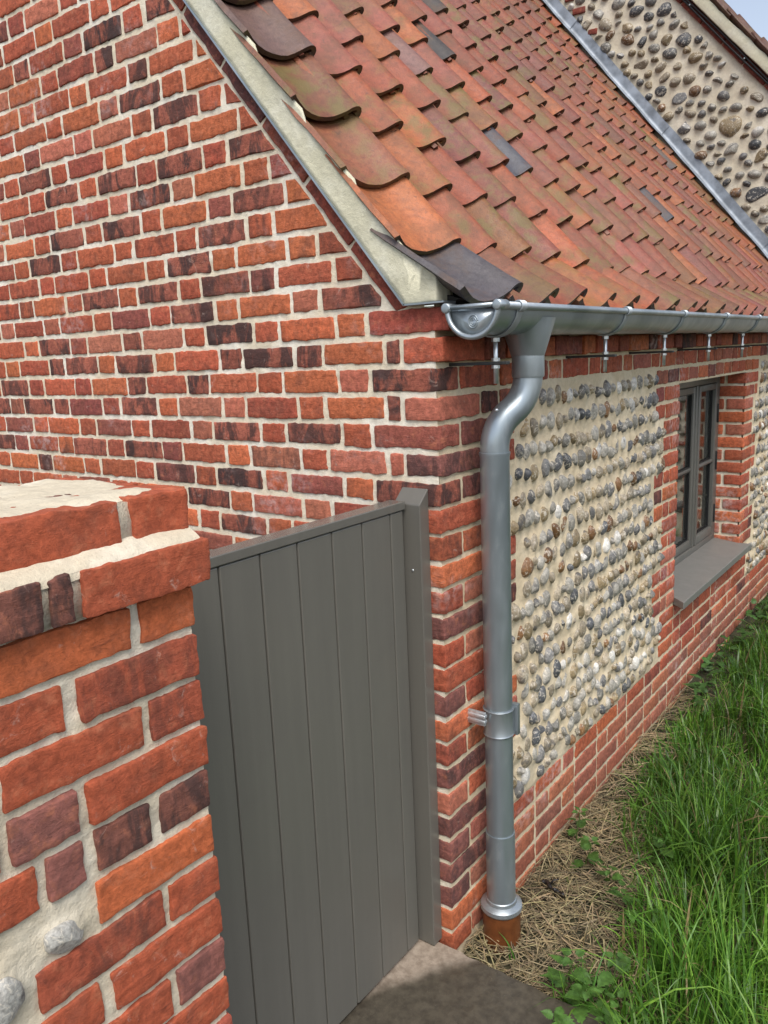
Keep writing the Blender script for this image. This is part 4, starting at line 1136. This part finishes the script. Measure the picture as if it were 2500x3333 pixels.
# ------------------------------------------------------------------ grass, straw, plants
def blades(n, xy, h, wd, lean, seed, seg=5, tints=None, curl=1.0):
    r = np.random.default_rng(seed)
    base = np.stack([xy[:, 0], xy[:, 1], gz(xy[:, 0], xy[:, 1]) - 0.01], -1)
    az_ = r.uniform(0, 2 * math.pi, n); D = np.stack([np.cos(az_), np.sin(az_), 0 * az_], -1); S = np.stack([-np.sin(az_), np.cos(az_), 0 * az_], -1)
    tw = r.uniform(-0.8, 0.8, n)
    t = np.linspace(0, 1, seg + 1)
    V = np.zeros((n, seg + 1, 2, 3))
    ang = lean[:, None] * (0.25 + 1.5 * curl * t[None] ** 1.4)          # angle from vertical along the blade
    ds = h[:, None] / seg
    X = np.concatenate([np.zeros((n, 1)), np.cumsum(np.sin(ang[:, :-1]) * ds, 1)], 1); Z = np.concatenate([np.zeros((n, 1)), np.cumsum(np.cos(ang[:, :-1]) * ds, 1)], 1)
    Z = np.maximum(Z, 0.0) + 0.0
    C = base[:, None] + X[..., None] * D[:, None] + Z[..., None] * np.array([0, 0, 1.0])
    wv = wd[:, None] * np.minimum(1, 1.25 * (1 - t[None]) ** 0.7 + 0.02)
    Sd = S[:, None] * np.cos(tw[:, None] * t[None])[..., None] + np.array([0, 0, 1.0]) * np.sin(tw[:, None] * t[None])[..., None]
    V[:, :, 0] = C - Sd * wv[..., None]; V[:, :, 1] = C + Sd * wv[..., None]
    i = (np.arange(n) * (seg + 1) * 2)[:, None]; k = np.arange(seg)[None] * 2
    Q = np.stack([i + k, i + k + 1, i + k + 3, i + k + 2], -1).reshape(-1, 4)
    T = np.repeat(tints, (seg + 1) * 2, axis=0)
    return V.reshape(-1, 3), Q, T
rng = np.random.default_rng(42)
def straw_zone(x, y):   # 1 inside the dead-grass patch by the drain
    lim = np.interp(y, [-0.02, 0.05, 0.25, 0.5, 0.7, 0.85, 1.05, 1.2], [0.36, 0.38, 0.43, 0.42, 0.37, 0.28, 0.13, 0.0])
    return np.clip((lim - x) / 0.10, 0, 1)
N = 105000
gxy = np.stack([rng.uniform(0.0, 2.3, N), rng.uniform(-0.25, 6.0, N)], -1)
sz = straw_zone(gxy[:, 0], gxy[:, 1])
slabm = (gxy[:, 1] < 0.0) & (gxy[:, 0] < 0.50)
vis = gxy[:, 0] < 1.3 - 0.1 * gxy[:, 1]
clump = vn(np.stack([gxy[:, 0], gxy[:, 1], 0 * gxy[:, 0]], -1), 6.0, 12) * 0.5 + 0.5
keep = (~slabm) & (rng.random(N) > sz * 0.985) & (rng.random(N) < 0.25 + 0.75 * clump) & (vis | (rng.random(N) < 0.25)) & ((gxy[:, 0] < 0.0 + 2.3))
keep &= ~((gxy[:, 0] > 0.1) & (gxy[:, 1] > 5.05) & (gxy[:, 0] < 1.3))
gxy = gxy[keep]; n = len(gxy); clump = clump[keep]; szk = straw_zone(gxy[:, 0] - 0.12, gxy[:, 1])
wallf = np.clip((gxy[:, 0] - 0.02) / 0.22, 0.38, 1) * np.where(gxy[:, 1] > 1.2, 0.55 + 0.45 * np.clip((gxy[:, 0]) / 0.5, 0, 1), 1)
h = (0.10 + 0.20 * rng.random(n) ** 1.4) * (0.55 + 0.7 * clump) * wallf * (1 - 0.45 * szk)
wd = rng.uniform(0.0014, 0.0036, n)
lean = np.where(rng.random(n) < 0.45, rng.uniform(0.7, 1.7, n), rng.uniform(0.1, 0.8, n)); h = h * np.where(lean > 0.8, 1.25, 1.0); big_ = rng.random(n) < 0.10; wd = np.where(big_, wd * 1.7, wd); h = np.where(big_, h * 1.25, h)
g0 = np.array((0.085, 0.200, 0.022)); g1 = np.array((0.170, 0.310, 0.042)); g2 = np.array((0.048, 0.130, 0.020))
mixv = rng.random(n)[:, None]; lum = rng.uniform(0.75, 1.2, n)[:, None]
far = np.clip(gxy[:, 0:1] * 1.0, 0, 1)
ti = (g0 * (1 - mixv) + np.where(rng.random((n, 1)) < 0.3 + 0.3 * far, g1, g2) * mixv) * lum
deadm = rng.random(n) < 0.05; ti[deadm] = np.array((0.30, 0.23, 0.11)) * rng.uniform(0.6, 1.1, (deadm.sum(), 1))
tone_ = 0.82 + 0.34 * vn(np.stack([gxy[:, 0], gxy[:, 1], 0 * h], -1), 3.2, 77) + 0.16 * vn(np.stack([gxy[:, 0], gxy[:, 1], 0 * h], -1), 11, 78); ti = ti * 1.22 * np.clip(tone_, 0.45, 1.25)[:, None]
V, Q, T = blades(n, gxy, h, wd, lean, 5, 5, np.concatenate([ti, np.ones((n, 1))], 1))
add('grass', V, [Q], MT['grass'], origin=(0.6, 1.5, 0), tint=T, label='long green grass growing along the foot of the eaves wall', cat='grass', kind='stuff')
# straw: dry stalks lying in all directions, a thin pale litter
N = 7500
sxy = np.stack([rng.uniform(0.0, 0.75, N), rng.uniform(-0.01, 2.3, N)], -1)
p_ = straw_zone(sxy[:, 0] - 0.10, sxy[:, 1]); keep = rng.random(N) < np.maximum(p_, 0.07); sxy = sxy[keep]; n = len(sxy)
L = rng.uniform(0.05, 0.26, n) * rng.uniform(0.5, 1, n); az_ = rng.uniform(0, 2 * math.pi, n) ; pit = rng.normal(0.03, 0.13, n)
D = np.stack([np.cos(az_) * np.cos(pit), np.sin(az_) * np.cos(pit), np.sin(pit)], -1)
hz = np.abs(rng.normal(0, 0.012, n)) + 0.004 + 0.018 * np.clip(vn(np.stack([sxy[:, 0], sxy[:, 1], 0 * sxy[:, 0]], -1), 7, 5) + 0.4, 0, 1)
c0 = np.stack([sxy[:, 0], sxy[:, 1], gz(sxy[:, 0], sxy[:, 1]) + hz], -1)
bend = rng.normal(0, 0.16, n)[:, None] * np.stack([-np.sin(az_), np.cos(az_), 0 * az_], -1)
tt = np.array([-0.5, -0.17, 0.17, 0.5])
C = c0[:, None] + D[:, None] * (L[:, None] * tt)[..., None] + bend[:, None] * (L[:, None] * (tt ** 2))[..., None]
C[:, :, 0] = np.maximum(C[:, :, 0], 0.008)
rad = rng.uniform(0.0008, 0.0019, n)
Sx = np.stack([-np.sin(az_), np.cos(az_), 0 * az_], -1); Up = np.array([0, 0, 1.0])
V = np.stack([C + Sx[:, None] * rad[:, None, None], C + Up * (rad * 1.0)[:, None, None], C - Sx[:, None] * rad[:, None, None]], 2)   # n,4,3,3
i = (np.arange(n) * 12)[:, None, None]; k = (np.arange(3) * 3)[None, :, None]; e = np.arange(2)[None, None]
Q = np.stack([i + k + e, i + k + e + 1, i + k + e + 4, i + k + e + 3], -1).reshape(-1, 4)
ti = np.array((0.31, 0.245, 0.138)) * rng.uniform(0.22, 1.25, (n, 1)) * (1 + rng.uniform(-0.08, 0.08, (n, 3)))
T = np.repeat(np.concatenate([ti, np.ones((n, 1))], 1), 12, axis=0)
add('straw', V.reshape(-1, 3), [Q], MT['straw'], origin=(0.2, 0.4, -0.05), tint=T, label='pale dry straw litter around the drain pipe by the wall', cat='straw', kind='stuff')

# nettles
def leaf(L, W, rng, teeth=7, droop=0.5):
    """serrated heart-shaped leaf along +x"""
    m = teeth * 2
    t = np.linspace(0.0, 1, m + 1)
    wv = W * np.sin(np.pi * np.clip(t * 0.92 + 0.08, 0, 1)) ** 0.8 * (1.15 - 0.55 * t)
    wv = wv * (1 + 0.22 * np.where(np.arange(m + 1) % 2 == 0, -1, 1)); wv[-1] = 0.0005; 
    x = L * t; z = -droop * L * t ** 2 * 0.6
    mid = np.stack([x, 0 * x, z], -1); cup = 0.25
    Lf = np.stack([x - 0.05 * L * (np.arange(m + 1) % 2), wv, z + cup * wv * 0.5], -1); Rt = Lf * np.array([1, -1, 1])
    Lm = (mid + Lf) / 2 + np.array([0, 0, 0.004 * L / 0.05]) * np.sin(t * 40)[:, None] * 0.3; Rm = Lm * np.array([1, -1, 1])
    V = np.stack([Lf, Lm, mid - np.array([0, 0, 0.002]), Rm, Rt], 1); n, k_ = V.shape[:2]
    ids = np.arange(n * k_).reshape(n, k_)
    Q = np.stack([ids[:-1, :-1], ids[:-1, 1:], ids[1:, 1:], ids[1:, :-1]], -1).reshape(-1, 4)
    return V.reshape(-1, 3), Q
def nettle(x, y, hgt, seed, label, lean=(0, 0), size=1.0, tone=1.0):
    r = np.random.default_rng(seed); z0 = float(gz(x, y)) - 0.01
    root = thing('nettle_plant', (x, y, z0), label, 'nettle', 'young nettles at the edge of the grass')
    pts = [np.array([x + lean[0] * t ** 1.5 + 0.006 * math.sin(t * 5 + seed), y + lean[1] * t ** 1.5, z0 + hgt * t]) for t in np.linspace(0, 1, 8)]
    MB().tube(pts, np.linspace(0.0028, 0.0014, 8), 6, tint=(0.10, 0.16, 0.04, 1)).add('stem', MT['leaf'], root, usetint=True)
    nodes = max(3, int(hgt / 0.035)); 
    for i in range(nodes):
        t = 0.30 + 0.70 * i / (nodes - 1); p = pts[0] + 0
        f = t * 7; a_ = min(6, int(f)); p = pts[a_] + (pts[a_ + 1] - pts[a_]) * (f - a_)
        sz_ = size * (0.060 if i < nodes - 1 else 0.036) * r.uniform(0.8, 1.15) * (1.05 - 0.25 * t)
        th0 = (math.pi / 2) * (i % 2) + r.uniform(-0.5, 0.5) + seed
        for s_ in range(2 if i < nodes - 1 else 4):
            th = th0 + s_ * (math.pi if i < nodes - 1 else math.pi / 2)
            V, Q = leaf(sz_, sz_ * 0.40, r, droop=r.uniform(0.25, 0.8))
            V[:, 0] += 0.012 * size
            el_ = r.uniform(0.0, 0.5); ce, se = math.cos(el_), math.sin(el_)
            X = V[:, 0] * ce - V[:, 2] * se; Z = V[:, 0] * se + V[:, 2] * ce
            roll = r.uniform(-0.4, 0.4); Yr = V[:, 1] * math.cos(roll) - Z * math.sin(roll) * 0.3; Z = Z + V[:, 1] * math.sin(roll)
            W = p + np.stack([X * math.cos(th) - Yr * math.sin(th), X * math.sin(th) + Yr * math.cos(th), Z], -1)
            g_ = np.array((0.095, 0.200, 0.040)) * tone * r.uniform(0.75, 1.2)
            add('leaf', W, [Q], MT['leaf'], root, True, (*g_, 1), origin=p)
NET = [(0.075, 0.735, 0.15, 'nettle growing against the plinth nearest the flint panel', (0.0, 0.0), 0.9, 0.75),
       (0.15, 0.635, 0.13, 'small nettle in the straw, middle of the three by the wall', (0.02, -0.02), 0.9, 0.75),
       (0.245, 0.575, 0.10, 'smallest nettle in the straw between wall and grass', (0.02, -0.02), 0.75, 0.8),
       (0.36, 0.74, 0.14, 'nettle among grass tufts beyond the straw patch', (0.03, 0), 0.9, 0.8),
       (0.39, 0.44, 0.15, 'broad nettle clump at the middle edge of straw and grass', (-0.03, -0.02), 1.05, 0.8),
       (0.45, 0.39, 0.13, 'nettle beside the middle clump, closer to the tall grass', (0.03, 0.0), 0.9, 0.8),
       (0.335, 0.045, 0.17, 'tall nettle at the corner of the concrete slab', (0.02, 0.0), 1.15, 0.95),
       (0.385, 0.015, 0.14, 'nettle overhanging the slab edge, right of the tallest one', (0.03, -0.02), 1.1, 1.0),
       (0.435, 0.085, 0.16, 'nettle behind the slab-edge pair, in short grass', (0.02, 0.03), 1.0, 0.9),
       (0.50, 0.04, 0.12, 'pale nettle low in the grass at the bottom edge', (0.0, -0.02), 0.95, 1.0),
       (0.525, -0.03, 0.13, 'nettle in the grass at the bottom of the picture', (-0.02, -0.03), 1.0, 1.0),
       (0.475, -0.10, 0.13, 'bright nettle leaning over the slab at the very bottom', (-0.08, -0.03), 1.15, 1.25),
       (0.53, -0.10, 0.12, 'rightmost bright nettle at the bottom edge of the picture', (-0.06, -0.04), 1.1, 1.25)]
for i, (x, y, hh, lb, ln, szz, tn) in enumerate(NET): nettle(x, y, hh, i + 3, lb, ln, szz, tn)
# broad-leaved weeds at the far foot of the wall
WEED = [(0.08, 3.02, 'broad-leaved weed in grass below the far end of the sill'), (0.06, 2.55, 'broad-leaved weed below the middle of the window sill'), (0.09, 2.16, 'broad-leaved weed below the near end of the sill'), (0.07, 3.55, 'dark weed clump at the wall foot beyond the window')]
for q, (x, y, lb) in enumerate(WEED):
    r = np.random.default_rng(q + 50); z0 = float(gz(x, y))
    root = thing('weed_plant', (x, y, z0), lb, 'weed', 'broad-leaved weeds along the wall foot')
    for i in range(16):
        V, Q = leaf(r.uniform(0.05, 0.09), r.uniform(0.015, 0.024), r, 4, 0.9); th = r.uniform(0, 6.28); el_ = r.uniform(0.2, 1.1)
        p = np.array([max(0.02, x + r.normal(0, 0.035)), y + r.normal(0, 0.13), z0 + r.uniform(0.02, 0.09)])
        X = V[:, 0] * math.cos(el_) - V[:, 2] * math.sin(el_); Z = V[:, 0] * math.sin(el_) + V[:, 2] * math.cos(el_)
        W = p + np.stack([X * math.cos(th) - V[:, 1] * math.sin(th), X * math.sin(th) + V[:, 1] * math.cos(th), Z], -1)
        W[:, 0] = np.maximum(W[:, 0], 0.012)
        add('leaf', W, [Q], MT['leaf'], root, True, (*(np.array((0.055, 0.125, 0.030)) * r.uniform(0.7, 1.3)), 1), origin=p)
# dark scrap of rubbish in the straw
P = [np.array([0.070 + 0.085 * t, 0.452 - 0.03 * t + 0.008 * math.sin(9 * t), -0.046 + 0.010 * math.sin(3 * t)]) for t in np.linspace(0, 1, 22)]
mb = MB().tube(P, 0.0062 + 0.0022 * np.sin(np.linspace(0, 21, 22)) * np.linspace(0.6, 1, 22), 9)
mb.tube([P[7], P[7] + np.array([0.012, 0.016, 0.012]), P[7] + np.array([0.030, 0.024, 0.016])], [0.005, 0.004, 0.002], 7)
V = np.concatenate(mb.V); V = V + 0.004 * vn3(V, 130, 3) + 0.003 * vn3(V, 50, 8)
F = [np.concatenate([f for f in mb.F if f.shape[1] == k_]) for k_ in (3, 4)]
add('twig', V, F, simple_mat('wet_black_wood', (0.012, 0.010, 0.010), 0.4), label='short wet black stick lying in the straw behind the drain', cat='stick')
print('objects', len(bpy.data.objects))
